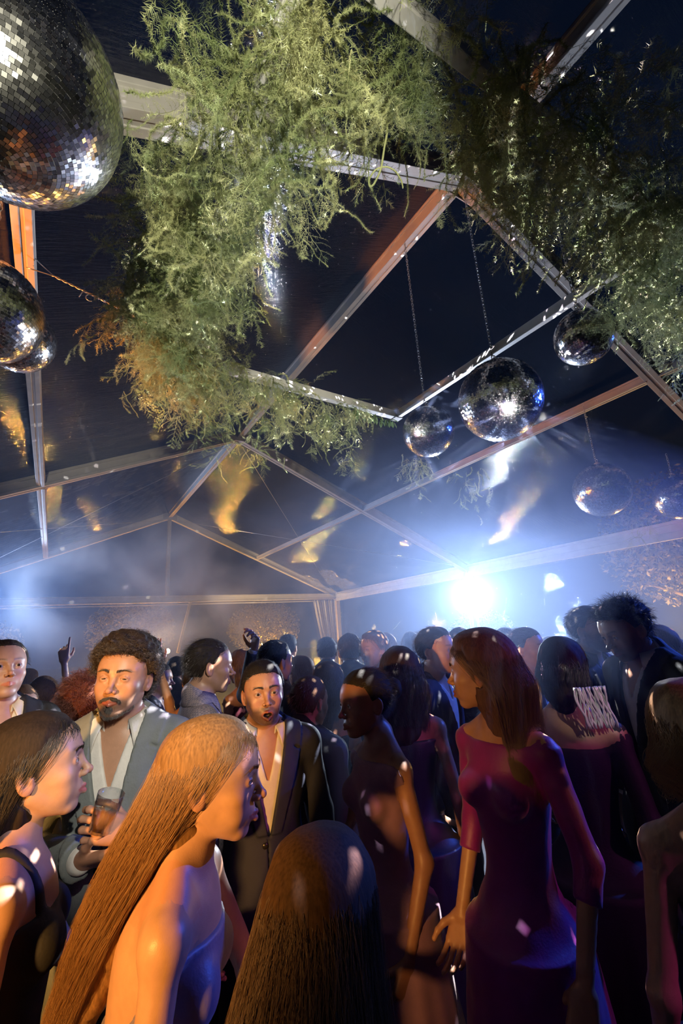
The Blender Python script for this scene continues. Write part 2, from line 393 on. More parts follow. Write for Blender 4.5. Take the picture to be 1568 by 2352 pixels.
for t in np.linspace(0, 1, 8): m.tube([(XE - .16 - .62 * t - .06*t + .018 * math.cos(a), YG - .12 + .018 * math.sin(a), ZE - .215) for a in np.linspace(0, 6.28, 12)], .003, 5)
m.build('curtain_ring', wire, cur)['kind'] = 'stuff'

# ------------------------------------------------------------------ the hanging square frame, chains and mirror balls
ZF = 3.50
FA, FB, FC, FD = (XR, 2.68, ZF), (.50, 2.60, ZF), (.42, .62, ZF), (XR + .05, .58, ZF)
fr = empty('greenery_frame', (XR, 1.6, ZF)); tag(fr, 'square metal frame hung under the ridge carrying greenery and mirror balls', 'frame')
frm = pbr('frame_white_paint', (.66, .65, .66), .5, .1, .12, 10, .1)
sq = lambda w, h: [(-w/2, -h/2), (w/2, -h/2), (w/2, h/2), (-w/2, h/2)]
for a, b, w in ((FA, FB, .055), (FB, FC, .05), (FC, FD, .05), (FD, FA, .042)):
    m = MB(); a = np.array(a) - fr.location; b = np.array(b) - fr.location; m.prism(a, b, sq(w, .06)); m.build('frame_bar', frm, fr, bevel=.004)
for p in (FA, FB, FC, FD):
    m = MB(); p = np.array(p) - fr.location; m.box(p, (.075, .075, .068)); m.build('corner_bracket', alu, fr, bevel=.004)
# the wire that holds the frame to the left purlin, twisted and tied
a = np.array((XR - 2.6, 2.55, 3.80)); b = np.array((.45, 2.45, 3.53))
hw = empty('hanging_wire', a); tag(hw, 'twisted wire tied from the left purlin to the greenery frame', 'wire')
d = b - a; L = np.linalg.norm(d); d /= L; u = np.cross(d, (0, 0, 1)); u /= np.linalg.norm(u); w = np.cross(u, d)
m = MB(); t = np.linspace(.15 * L, L, 120); an = t * 90
for ph in (0, math.pi): m.tube(d * t[:, None] + .0045 * (np.cos(an + ph)[:, None] * u + np.sin(an + ph)[:, None] * w), .0035, 5)
m.build('twisted_wire', wire, hw, smooth=True)
m = MB(); t = np.linspace(0, .16 * L, 6)[:, None]
m.tube(d * t + w * (.05 * (1 - t / (.16 * L))), .0035, 5); m.tube(d * t - w * (.03 * (1 - t / (.16 * L))), .0035, 5)
m.build('wire_loop', wire, hw, smooth=True)
m = MB(); aa = np.linspace(0, 5.5, 20)
m.tube([d * (.42 * L) + .022 * (math.cos(q) * d + math.sin(q) * w) - w * .022 for q in aa], .003, 5)
m.tube([d * (.36 * L) + u * .0 - w * k for k in np.linspace(-.02, .05, 5)], .0025, 5); m.build('wire_tie', wire, hw, smooth=True)

mirror, n, l = new_mat('mirror_tile_glass'); b = n['Principled BSDF']
b.inputs['Metallic'].default_value = 1; b.inputs['Roughness'].default_value = .20
oi = n.new('ShaderNodeNewGeometry'); cr = n.new('ShaderNodeMapRange'); cr.inputs[3].default_value = .40; cr.inputs[4].default_value = .95
l.new(oi.outputs['Random Per Island'], cr.inputs[0]); cc = n.new('ShaderNodeCombineColor')
for k in range(3): l.new(cr.outputs[0], cc.inputs[k])
l.new(cc.outputs[0], b.inputs['Base Color'])
core_m = pbr('ball_core_grey', (.20, .20, .21), .6)
steel = pbr('chain_steel', (.55, .55, .58), .28, .95, .1, 60)
def chain(top, bot, link_l=.032, r=.0028):
    top = np.array(top, float); bot = np.array(bot, float); d = bot - top; L = np.linalg.norm(d); d /= L
    u = np.cross(d, (0.3, 1, 0)); u /= np.linalg.norm(u); w = np.cross(u, d); m = MB(); n = int(L / (link_l * .78))
    for i in range(n):
        c = top + d * (i + .5) * L / n; q = u if i % 2 else w
        m.tube([c + d * math.cos(t) * link_l * .5 + q * math.sin(t) * link_l * .27 for t in np.linspace(0, 6.283, 11)[:-1]], r, 4, True)
    return m
def mirror_ball(center, R, tile, label, chlabel, seed, big=False, anchor=None, no_chain=False):
    rs = np.random.RandomState(seed); center = np.array(center, float)
    root = empty('mirror_ball', center, rs.uniform(0, 6)); tag(root, label, 'mirror ball', 'mirror balls hanging in the tent')
    tilt = rs.uniform(-.06, .06, 2); root.rotation_euler = (tilt[0], tilt[1], rs.uniform(0, 6))
    prof = [((R - .003) * math.sin(t), (R - .003) * math.cos(t)) for t in np.linspace(.001, math.pi - .001, 40)]
    m = MB(); m.lathe(prof, 56); m.build('core', core_m, root, smooth=True)
    V = []; N = max(8, int(math.pi * R / tile)); cent = []
    for i in range(N):
        th = (i + .5) / N * math.pi; k = max(4, int(2 * math.pi * R * math.sin(th) / tile)); off = rs.uniform(0, 1)
        ph = (np.arange(k) + off) / k * 2 * math.pi
        nr = np.stack([math.sin(th) * np.cos(ph), math.sin(th) * np.sin(ph), np.full(k, math.cos(th))], 1)
        e1 = np.stack([-np.sin(ph), np.cos(ph), 0 * ph], 1); e2 = np.cross(nr, e1)
        nt = nr + rs.normal(0, .05, (k, 3)); nt /= np.linalg.norm(nt, axis=1)[:, None]
        a = e1 - nt * (e1 * nt).sum(1)[:, None]; a /= np.linalg.norm(a, axis=1)[:, None]; b2 = np.cross(nt, a)
        hw_ = min(tile, 2 * math.pi * R * math.sin(th) / k) * .46; hh = tile * .46; c = nr * R
        V.append(np.stack([c - a * hw_ - b2 * hh, c + a * hw_ - b2 * hh, c + a * hw_ + b2 * hh, c - a * hw_ + b2 * hh], 1)); cent.append(c)
    V = np.vstack(V); cent = np.vstack(cent)
    if big:                                              # the tiles that can be told apart, one object each
        Mw = np.array(root.rotation_euler.to_matrix()); cw = cent @ Mw.T + center
        q = (cw - EYE) @ RW; pxy = q[:, :2] / q[:, 2:3] * FOC + [CX, CY]
        facing = ((cw - center) * (EYE - cw)).sum(1) > 0
        vis = np.argwhere(facing & (pxy[:, 0] > 0) & (pxy[:, 1] > 20) & (q[:, 2] > 0)).ravel()
        dist = np.linalg.norm(cw[vis] - EYE, axis=1); pick = vis[np.argsort(dist)[:big]]
        base = mesh_np('mirror_tile', np.array([[-1, -1, 0], [1, -1, 0], [1, 1, 0], [-1, 1, 0], [-1, -1, -.4], [1, -1, -.4], [1, 1, -.4], [-1, 1, -.4]]) * tile * .46,
                       np.array([[0, 1, 2, 3], [4, 7, 6, 5], [0, 4, 5, 1], [1, 5, 6, 2], [2, 6, 7, 3], [3, 7, 4, 0]]), False)
        base.materials.append(mirror); sel = np.zeros(len(V), bool); sel[pick] = True
        for i in pick:
            q4 = V[i]; a = q4[1] - q4[0]; b2 = q4[3] - q4[0]; a /= np.linalg.norm(a); b2 /= np.linalg.norm(b2); nn = np.cross(a, b2)
            o = bpy.data.objects.new('mirror_tile', base); C.objects.link(o); o.parent = root
            if nn @ cent[i] < 0: b2, nn = -b2, -nn
            M4 = np.eye(4); M4[:3, 0] = a; M4[:3, 1] = b2; M4[:3, 2] = nn; M4[:3, 3] = q4.mean(0); o.matrix_local = Matrix(M4.tolist())
        V = V[~sel]
    n4 = len(V); Vf = V.reshape(-1, 3); F = np.arange(n4 * 4).reshape(-1, 4)
    nn = np.cross(Vf[F[:, 1]] - Vf[F[:, 0]], Vf[F[:, 3]] - Vf[F[:, 0]]); flip = (nn * Vf[F[:, 0]]).sum(1) < 0; F[flip] = F[flip][:, ::-1]
    o = link('mirror_tiles', mesh_np('mirror_tiles', Vf, F, False), mirror, root); o['kind'] = 'stuff'
    m = MB(); m.lathe([(0, R - .004), (.03, R - .002), (.03, R + .012), (.012, R + .016), (.012, R + .03), (0, R + .03)], 16)
    m.tube([(.014 * math.cos(t), 0, R + .04 + .014 * math.sin(t)) for t in np.linspace(0, 6.283, 13)[:-1]], .003, 6, True)
    m.build('hanging_cap', alu, root, smooth=True)
    if not no_chain:
        bot = center + np.array([0, 0, R + .045]); top = np.array(anchor) if anchor is not None else np.array([center[0], center[1], roof_z(center[0]) - .12])
        tag(chain(top, bot).build('hanging_chain', steel, smooth=True), chlabel, 'chain', 'chains of the mirror balls')
    return root
mirror_ball((XR, 2.33, 3.20), .195, .0118, 'small mirror ball at the far end of the bar, above the bright lamp', 'steel chain leftmost of the three above the bar', 1)
mirror_ball((XR, 1.66, 3.13), .262, .0125, 'large round mirror ball hanging under the middle of the bar', 'steel chain in the middle of the three above the bar', 2)
mirror_ball((XR, 1.08, 3.22), .150, .0115, 'small mirror ball right of the largest one, beside the sloping rafter', 'steel chain rightmost of the three above the bar', 3)
mirror_ball(at_depth(1382, 1125, 4.6), .27, .014, 'dim mirror ball far back in the haze over the crowd', 'hazy chain of the dim ball over the crowd', 4)
mirror_ball(at_depth(1556, 1143, 5.0), .235, .014, 'dim mirror ball cut by the right edge of the view', 'hazy chain of the dim ball at the right edge', 5)
mirror_ball(at_depth(28, 208, 1.06), .235, .0098, 'huge mirror ball close overhead, cut by the left edge', 'steel chain of the huge ball close overhead', 6, big=300)
mirror_ball(at_depth(-38, 712, 1.95), .225, .0125, 'mirror ball under the huge one, hung by a visible chain', 'steel chain seen between the huge ball and the one under it', 7, anchor=None)
mirror_ball(at_depth(42, 778, 2.75), .20, .0125, 'small mirror ball tucked behind another at the left edge', 'steel chain of the small ball tucked behind another', 8)
# ------------------------------------------------------------------ greenery: feathery fern sprays hung on the frame
def leaf_mat(name, col, col2):
    m, n, l = new_mat(name); b = n['Principled BSDF']; b.inputs['Roughness'].default_value = .55
    oi = n.new('ShaderNodeObjectInfo'); no = n.new('ShaderNodeTexNoise'); no.inputs['Scale'].default_value = 5
    tc = n.new('ShaderNodeNewGeometry'); l.new(tc.outputs['Position'], no.inputs['Vector'])
    mx = n.new('ShaderNodeMix'); mx.data_type = 'RGBA'; mx.inputs[6].default_value = (*col, 1); mx.inputs[7].default_value = (*col2, 1)
    rp = n.new('ShaderNodeMapRange'); rp.inputs[1].default_value = .35; rp.inputs[2].default_value = .65; l.new(no.outputs['Fac'], rp.inputs[0]); l.new(rp.outputs[0], mx.inputs[0])
    l.new(mx.outputs[2], b.inputs['Base Color'])
    t = n.new('ShaderNodeBsdfTranslucent'); l.new(mx.outputs[2], t.inputs[0]); ms = n.new('ShaderNodeMixShader'); ms.inputs[0].default_value = .3
    l.new(b.outputs[0], ms.inputs[1]); l.new(t.outputs[0], ms.inputs[2]); l.new(ms.outputs[0], n['Material Output'].inputs[0]); return m
fern_m = leaf_mat('fern_green', (.22, .28, .12), (.54, .55, .29))
def needle_tris(V, F, p, d, side, L, w):
    i = len(V); V += [p - side * w, p + side * w, p + d * L]; F.append((i, i + 1, i + 2))
def fern_spray(seed, L=.30, droop=.5, curl=0.0, nb=15, leafy=10):
    """One feathery spray: wiry stem, tapering side branches in a flat fan, needle leaves."""
    r = np.random.RandomState(seed); V = []; F = []
    def ribbon(pts, w):
        i0 = len(V)
        for k, p in enumerate(pts):
            ww = w * (1 - .8 * k / len(pts)); V.append(p - np.array([0, 1, 0]) * ww); V.append(p + np.array([0, 1, 0]) * ww)
            if k: j = i0 + 2 * k; F.append((j - 2, j - 1, j + 1)); F.append((j - 2, j + 1, j))
    n = 14; pts = []; p = np.zeros(3); an = 0.0
    for k in range(n + 1):
        pts.append(p.copy()); an += (droop + curl * (k / n)) / n * 1.6 + r.normal(0, .05)
        p = p + L / n * np.array([math.cos(an), r.normal(0, .06), -math.sin(an)])
    pts = np.array(pts); ribbon(pts, .0014)
    for b in range(nb):
        t = .08 + .9 * b / nb; x = t * n; k = min(int(x), n - 1); q = pts[k] + (pts[k+1] - pts[k]) * (x - k); tan = pts[k+1] - pts[k]; tan /= np.linalg.norm(tan)
        s = 1 if b % 2 else -1; bl = L * .42 * (1 - t) ** .7 * (.4 + .6 * min(1, t * 4)) * r.uniform(.7, 1.2) + .01
        d = tan * .55 + np.array([0, s, 0]) * .8 + r.normal(0, .2, 3); d /= np.linalg.norm(d); m_ = 5; bp = [q]
        for _ in range(m_):
            d = d + np.array([0, 0, -.10]) + tan * .05 + r.normal(0, .07, 3); d /= np.linalg.norm(d); bp.append(bp[-1] + d * bl / m_)
        bp = np.array(bp); ribbon(bp, .0008)
        for j in range(leafy):
            y = (j + .5) / leafy * m_; kk = min(int(y), m_ - 1); c = bp[kk] + (bp[kk+1] - bp[kk]) * (y - kk); dd = bp[kk+1] - bp[kk]; dd /= np.linalg.norm(dd) + 1e-9
            for s2 in (-1, 1):
                o = np.cross(dd, [0, 0, 1]) * s2 * .8 + dd * .6 + r.normal(0, .25, 3); o /= np.linalg.norm(o)
                needle_tris(V, F, c, o, dd, (.010 + .010 * (1 - j / leafy)) * r.uniform(.8, 1.3), .0011)
    return mesh_np('fern_spray', np.array(V), np.array(F), False)
def moss_string(seed, L=.42):
    """Drooping stringy shoot with short curled tufts along it."""
    r = np.random.RandomState(seed); V = []; F = []; n = 26; p = np.zeros(3); d = np.array([.5, 0, -.3]); pts = []
    for k in range(n + 1):
        pts.append(p.copy()); d = d * .86 + np.array([r.normal(0, .22), r.normal(0, .22), -.16]); d /= np.linalg.norm(d); p = p + d * L / n
    pts = np.array(pts)
    for k in range(n):
        i0 = len(V); a, b = pts[k], pts[k+1]; w = .0017
        V.extend([a - [0, w, 0], a + [0, w, 0], b + [0, w, 0], b - [0, w, 0]]); F.extend([(i0, i0+1, i0+2), (i0, i0+2, i0+3)])
        for _ in range(26):
            c = a + (b - a) * r.uniform(); o = r.normal(0, 1, 3); o[2] -= .3; o /= np.linalg.norm(o)
            needle_tris(V, F, c, o, np.cross(o, [0, .3, 1]), r.uniform(.007, .019), .0011)
    return mesh_np('moss_string', np.array(V), np.array(F), False)
def branched(seed, L=.5):
    """Loose open shoot with a few side sprays."""
    r = np.random.RandomState(seed); parts = []; base = fern_spray(seed + 1, L, .9, .4, 16, 7)
    return base
protos = [fern_spray(1), fern_spray(2, .26, .8), fern_spray(3, .34, .3, 1.6), fern_spray(4, .22, 1.2), moss_string(5), moss_string(6, .34), fern_spray(7, .38, .9, .5, 18, 9), moss_string(8, .26)]
coll = bpy.data.collections.new('spray_shapes')            # shapes only: never linked to the scene
for i, me in enumerate(protos):
    me.materials.append(fern_m); coll.objects.link(bpy.data.objects.new('spray_shape_%02d' % i, me))
def gn_scatter():
    g = bpy.data.node_groups.new('scatter_sprays', 'GeometryNodeTree')
    g.interface.new_socket('Geometry', in_out='INPUT', socket_type='NodeSocketGeometry'); g.interface.new_socket('Geometry', in_out='OUTPUT', socket_type='NodeSocketGeometry')
    n = g.nodes; l = g.links; gi = n.new('NodeGroupInput'); go = n.new('NodeGroupOutput')
    ci = n.new('GeometryNodeCollectionInfo'); ci.inputs[0].default_value = coll; ci.inputs[1].default_value = True; ci.inputs[2].default_value = True
    ip = n.new('GeometryNodeInstanceOnPoints'); ip.inputs['Pick Instance'].default_value = True
    def at(nm, ty):
        a = n.new('GeometryNodeInputNamedAttribute'); a.data_type = ty; a.inputs[0].default_value = nm; return a.outputs[0]
    l.new(gi.outputs[0], ip.inputs['Points']); l.new(ci.outputs[0], ip.inputs['Instance']); l.new(at('kind_index', 'INT'), ip.inputs['Instance Index'])
    er = n.new('FunctionNodeEulerToRotation'); l.new(at('turn', 'FLOAT_VECTOR'), er.inputs[0]); l.new(er.outputs[0], ip.inputs['Rotation'])
    l.new(at('size', 'FLOAT'), ip.inputs['Scale']); l.new(ip.outputs[0], go.inputs[0]); return g
GNS = gn_scatter()
def garland(name, P, rot, idx, size, label, cat='greenery'):
    me = bpy.data.meshes.new(name); me.vertices.add(len(P)); me.vertices.foreach_set('co', np.ascontiguousarray(P, np.float32).ravel())
    for nm, ty, key, arr in (('kind_index', 'INT', 'value', idx.astype(np.int32)), ('turn', 'FLOAT_VECTOR', 'vector', rot.astype(np.float32)), ('size', 'FLOAT', 'value', size.astype(np.float32))):
        a = me.attributes.new(nm, ty, 'POINT'); a.data.foreach_set(key, np.ascontiguousarray(arr).ravel())
    o = bpy.data.objects.new(name, me); C.objects.link(o); md = o.modifiers.new('sprays', 'NODES'); md.node_group = GNS
    tag(o, label, cat, kind='stuff'); return o
def hang(path, n, width, drop, seed, name, label, lift=.06, moss=.35, smin_=.6, smax_=1.25, sides=None):
    """Sprays rooted around a path (list of points) and falling below it."""
    r = np.random.RandomState(seed); path = np.array(path, float); seg = np.linalg.norm(np.diff(path, axis=0), axis=1); cum = np.concatenate([[0], np.cumsum(seg)])
    t = np.sort(r.uniform(0, cum[-1], n)); k = np.clip(np.searchsorted(cum, t) - 1, 0, len(seg) - 1); f = ((t - cum[k]) / seg[k])[:, None]
    c = path[k] * (1 - f) + path[k+1] * f
    wd = np.interp(t / cum[-1], np.linspace(0, 1, len(width)), width) if hasattr(width, '__len__') else np.full(n, width)
    dr = np.interp(t / cum[-1], np.linspace(0, 1, len(drop)), drop) if hasattr(drop, '__len__') else np.full(n, drop)
    clump = .65 + .5 * np.clip(wob(c, 9, seed) * 1.6, -1, 1)
    a = r.uniform(0, 2 * math.pi, n); rad = wd * np.sqrt(r.uniform(0, 1, n)) * (0.75 + .4 * clump)
    P = c + np.stack([rad * np.cos(a), rad * np.sin(a), lift + .35 * wd * r.uniform(-1, .6, n) - dr * clump * r.uniform(0, 1, n) ** 1.4 * (1 - .6 * rad / (wd + 1e-6))], 1)
    nt = max(3, n // 16); tr = r.randint(0, nt, n); inT = r.uniform(size=n) < .62; sel = r.randint(0, n, nt); root = P[sel].copy(); root[:, 2] = c[sel][:, 2] - .02; tl = dr[sel] * r.uniform(.5, 1.5, nt) + .08
    v = r.uniform(0, 1, n) ** .9; sw = r.normal(0, .10, (nt, 2)); T_ = root[tr] + np.stack([sw[tr][:, 0] * v, sw[tr][:, 1] * v, -tl[tr] * v], 1) + r.normal(0, 1, (n, 3)) * (.035 * (1 - .6 * v))[:, None]; P = np.where(inT[:, None], T_, P)
    idx = np.where(r.uniform(size=n) < moss, r.choice([4, 5, 7], n), r.choice([0, 1, 2, 3, 6], n))
    rot = np.stack([r.normal(0, .5, n), np.where(inT, r.uniform(.5, 1.5, n), r.uniform(-.5, 1.3, n)), a + r.normal(0, .6, n)], 1)
    return garland(name, P, rot, idx, r.uniform(smin_, smax_, n) * np.where(inT, .85 - .3 * v, 1), label)
hang([(.70, 2.62, ZF), (.50, 2.60, ZF), (.38, 2.2, ZF), (.35, 1.75, ZF)], 900, [.12, .24, .26, .2], [.22, .30, .22, .15], 11, 'fern_garland', 'thick feathery fern garland at the left corner of the frame, pale green')
hang([(.36, 1.9, ZF + .04), (.40, 1.5, ZF + .06), (.42, 1.15, ZF + .05), (.46, .85, ZF + .1)], 820, [.15, .2, .22, .2], [.12, .22, .34, .2], 12, 'fern_garland', 'brightly lit mossy fern tresses above the camera, left of the tent ridge', moss=.65)
hang([(.46, .85, ZF + .14), (.72, .80, ZF + .16), (1.0, .72, ZF + .12)], 240, [.2, .14, .16], [.2, .12, .16], 13, 'fern_garland', 'yellow green fern strands hanging in front of the left rafter', moss=.6)
hang([(1.0, .70, ZF + .1), (1.35, .62, ZF), (1.8, .60, ZF), (2.3, .60, ZF - .02)], 760, [.2, .24, .24, .22], [.12, .18, .2, .2], 14, 'fern_garland', 'dark shaded fern garland crossing under the ridge, upper right')
hang([(2.3, .60, ZF), (2.75, .68, ZF - .02), (3.25, .74, ZF - .05)], 420, [.22, .26, .26], [.2, .3, .3], 15, 'fern_garland', 'dark feathery fern mass at the right edge under the roof')
hang([(.70, 2.60, ZF - .02), (1.05, 2.62, ZF - .05), (1.35, 2.62, ZF - .06)], 330, [.15, .14, .12], [.38, .42, .2], 16, 'fern_garland', 'fern sprays trailing down from the far bar of the frame', smin_=.5, smax_=.95)
hang([(1.35, 2.62, ZF - .06), (1.7, 2.65, ZF - .1), (2.0, 2.67, ZF - .04)], 150, [.12, .15, .08], [.22, .30, .08], 17, 'fern_garland', 'wispy fern tuft hanging mid-bar left of the mirror balls', smin_=.5, smax_=.9)
# far tufts in the haze, tied to the tent frame
for px, py, d, n_, lab in ((950, 1070, 5.2, 34, 'dim fern tuft hanging behind the small mirror ball'), (1090, 1110, 5.6, 24, 'faint fern tuft hanging in the haze above the bright lamp'),
                           (1482, 1215, 6.2, 30, 'orange lit fern tuft tied at the right eave beam')):
    c = at_depth(px, py, d); hang([c + [-.1, 0, .1], c + [.12, .05, .12]], n_, .12, .28, int(px), 'fern_tuft', lab, smin_=.7, smax_=1.0)
# broad leaved twig clipped at the corner of the frame beside the balls
tw = empty('leafy_twig', (2.05, 2.66, ZF - .06)); tag(tw, 'broad leaved green twig at the frame corner beside the small ball', 'twig')
lf = leaf_mat('twig_leaf', (.30, .38, .20), (.16, .24, .10))
m = MB(); m.tube([(-.22, 0, .02), (-.05, -.01, 0), (.12, 0, -.02), (.24, .01, .01)], [.004, .0035, .003, .002], 5); m.build('stem', lf, tw)
rr = random.Random(4)
Vl = np.array([[0, 0, 0], [.018, .009, .002], [.042, .011, 0], [.062, 0, -.006], [.042, -.011, 0], [.018, -.009, .002]]); lm = bpy.data.meshes.new('leaf'); lm.from_pydata(Vl.tolist(), [], [(0, 1, 2, 3), (0, 3, 4, 5)]); lm.materials.append(lf)
for i in range(46):
    t = i / 46; o = bpy.data.objects.new('leaf', lm); C.objects.link(o); o.parent = tw; o.location = (-.2 + .44 * t, rr.uniform(-.02, .02), -.01 + rr.uniform(-.02, .02)); s = rr.uniform(.7, 1.25); o.scale = (s, s, s)
    o.rotation_euler = (rr.uniform(-.6, .6), rr.uniform(.5, 1.7), rr.uniform(-.9, .9) + (1.57 if i % 2 else -1.57) * rr.uniform(.2, 1))
# curling tendril that dangles by itself
pt = [at_depth(870 + dx, y, 1.55 + .0 * y) for dx, y in ((15, 250), (20, 300), (12, 340), (5, 390), (-12, 425), (-22, 430), (-24, 412), (-8, 388), (18, 382), (38, 392), (52, 415), (55, 432))]
tn = np.array(pt); tt = np.linspace(0, len(tn) - 1, 60); tn = np.stack([np.interp(tt, range(len(tn)), tn[:, i]) for i in range(3)], 1)
for _ in range(3): tn[1:-1] = (tn[:-2] + tn[1:-1] * 2 + tn[2:]) / 4
o_ = empty('curling_tendril', tn[0]); tag(o_, 'single curling green tendril dangling in front of the ridge', 'tendril')
m = MB(); m.tube(tn - tn[0], np.linspace(.004, .0026, 60), 6); m.build('stem', fern_m, o_, smooth=True)
# trees outside with warm lamps in them
tree_m = leaf_mat('outside_leaf', (.10, .10, .03), (.16, .13, .04)); bark = pbr('outside_bark', (.06, .045, .03), .9, 0, .3, 12, .4)
def tree(x, y, h, rcrown, n, seed, label):
    r = np.random.RandomState(seed); root = empty('garden_tree', (x, y, -.05)); tag(root, label, 'tree', 'lamp lit garden trees behind the clear walls')
    m = MB(); m.tube([(0, 0, 0), (.05, .02, h * .3), (0, .05, h * .6), (.06, 0, h * .85)], [.13, .10, .07, .03], 8)
    for i in range(7):
        a = i * 2.4; z = h * (.35 + .07 * i); m.tube([(0, 0, z), (rcrown * .4 * math.cos(a), rcrown * .4 * math.sin(a), z + .35), (rcrown * .75 * math.cos(a), rcrown * .75 * math.sin(a), z + .6)], [.045, .03, .012], 6)
    m.build('trunk', bark, root, smooth=True)
    n = int(n * 2.2); d = r.normal(size=(n, 3)); d /= np.linalg.norm(d, axis=1)[:, None]; P = d * (r.uniform(.25, 1, n) ** .5)[:, None] * [rcrown, rcrown, rcrown * .75] + [0, 0, h * .72]
    a = r.normal(size=(n, 3)); a /= np.linalg.norm(a, axis=1)[:, None]; b = np.cross(a, r.normal(size=(n, 3))); b /= np.linalg.norm(b, axis=1)[:, None]; s = r.uniform(.028, .06, n)[:, None]
    V = np.stack([P - a * s, P - b * s * .45, P + a * s, P + b * s * .45], 1).reshape(-1, 3); o = link('crown', mesh_np('crown', V, np.arange(n * 4).reshape(-1, 4), False), tree_m, root); o['kind'] = 'stuff'
tree(2.0, 15.5, 3.2, 1.3, 2600, 1, 'bushy tree outside the gable wall behind the man in grey')
tree(6.1, 15.0, 3.0, 1.25, 2600, 2, 'golden lit bush outside behind the raised hand')
tree(-1.8, 14.8, 2.7, 1.2, 2200, 3, 'dark bush with golden specks outside at the far left')
tree(9.6, 8.6, 2.1, 0.9, 2600, 4, 'golden lit tree outside the right wall near the bright lamp')
tree(9.4, 3.2, 4.2, 1.7, 3400, 5, 'orange lit tree outside the right wall at the right edge')
for (x, y, z, e) in ((2.0, 14.4, .9, 120), (5.9, 13.9, 1.0, 260), (-1.2, 13.8, 1.1, 110), (8.7, 8.3, .7, 220), (8.5, 3.4, 1.6, 200)):
    lamp('garden_uplight', 'POINT', (x, y, z), e, (1, .55, .12), shadow_soft_size=.06)

# round garden lanterns beyond the gable: seen in the roof film as golden streaks
lan_m = emit('lantern_glow', (1.0, .40, .06), 1500); post_m = pbr('lantern_post_paint', (.03, .03, .03), .5)
for (x, y, z, lab) in ((11.5, 16.6, 1.6, 'round garden lantern outside beyond the far corner, to its right'), (3.83, 22.7, 1.6, 'farthest round garden lantern behind the gable wall'), (3.48, 17.6, 1.6, 'round garden lantern in the middle of the lawn behind the gable'),
                       (6.4, 15.9, 1.6, 'round garden lantern just outside the gable wall near the corner'), (1.5, 13.0, 1.1, 'low round garden lantern outside the gable wall')):
    o = empty('garden_lantern', (x, y, -.05)); tag(o, lab, 'lantern', 'round garden lanterns behind the tent')
    m = MB(); m.lathe([(.12, 0), (.12, .03), (.03, .05), (.025, z - .12), (.06, z - .10), (.06, z - .08), (0, z - .08)], 14); m.build('post', post_m, o, smooth=True)
    m = MB(); m.lathe([(0.08 * math.sin(t), z - .01 - .08 * math.cos(t)) for t in np.linspace(.01, 3.13, 14)], 20); m.build('globe', lan_m, o, smooth=True)
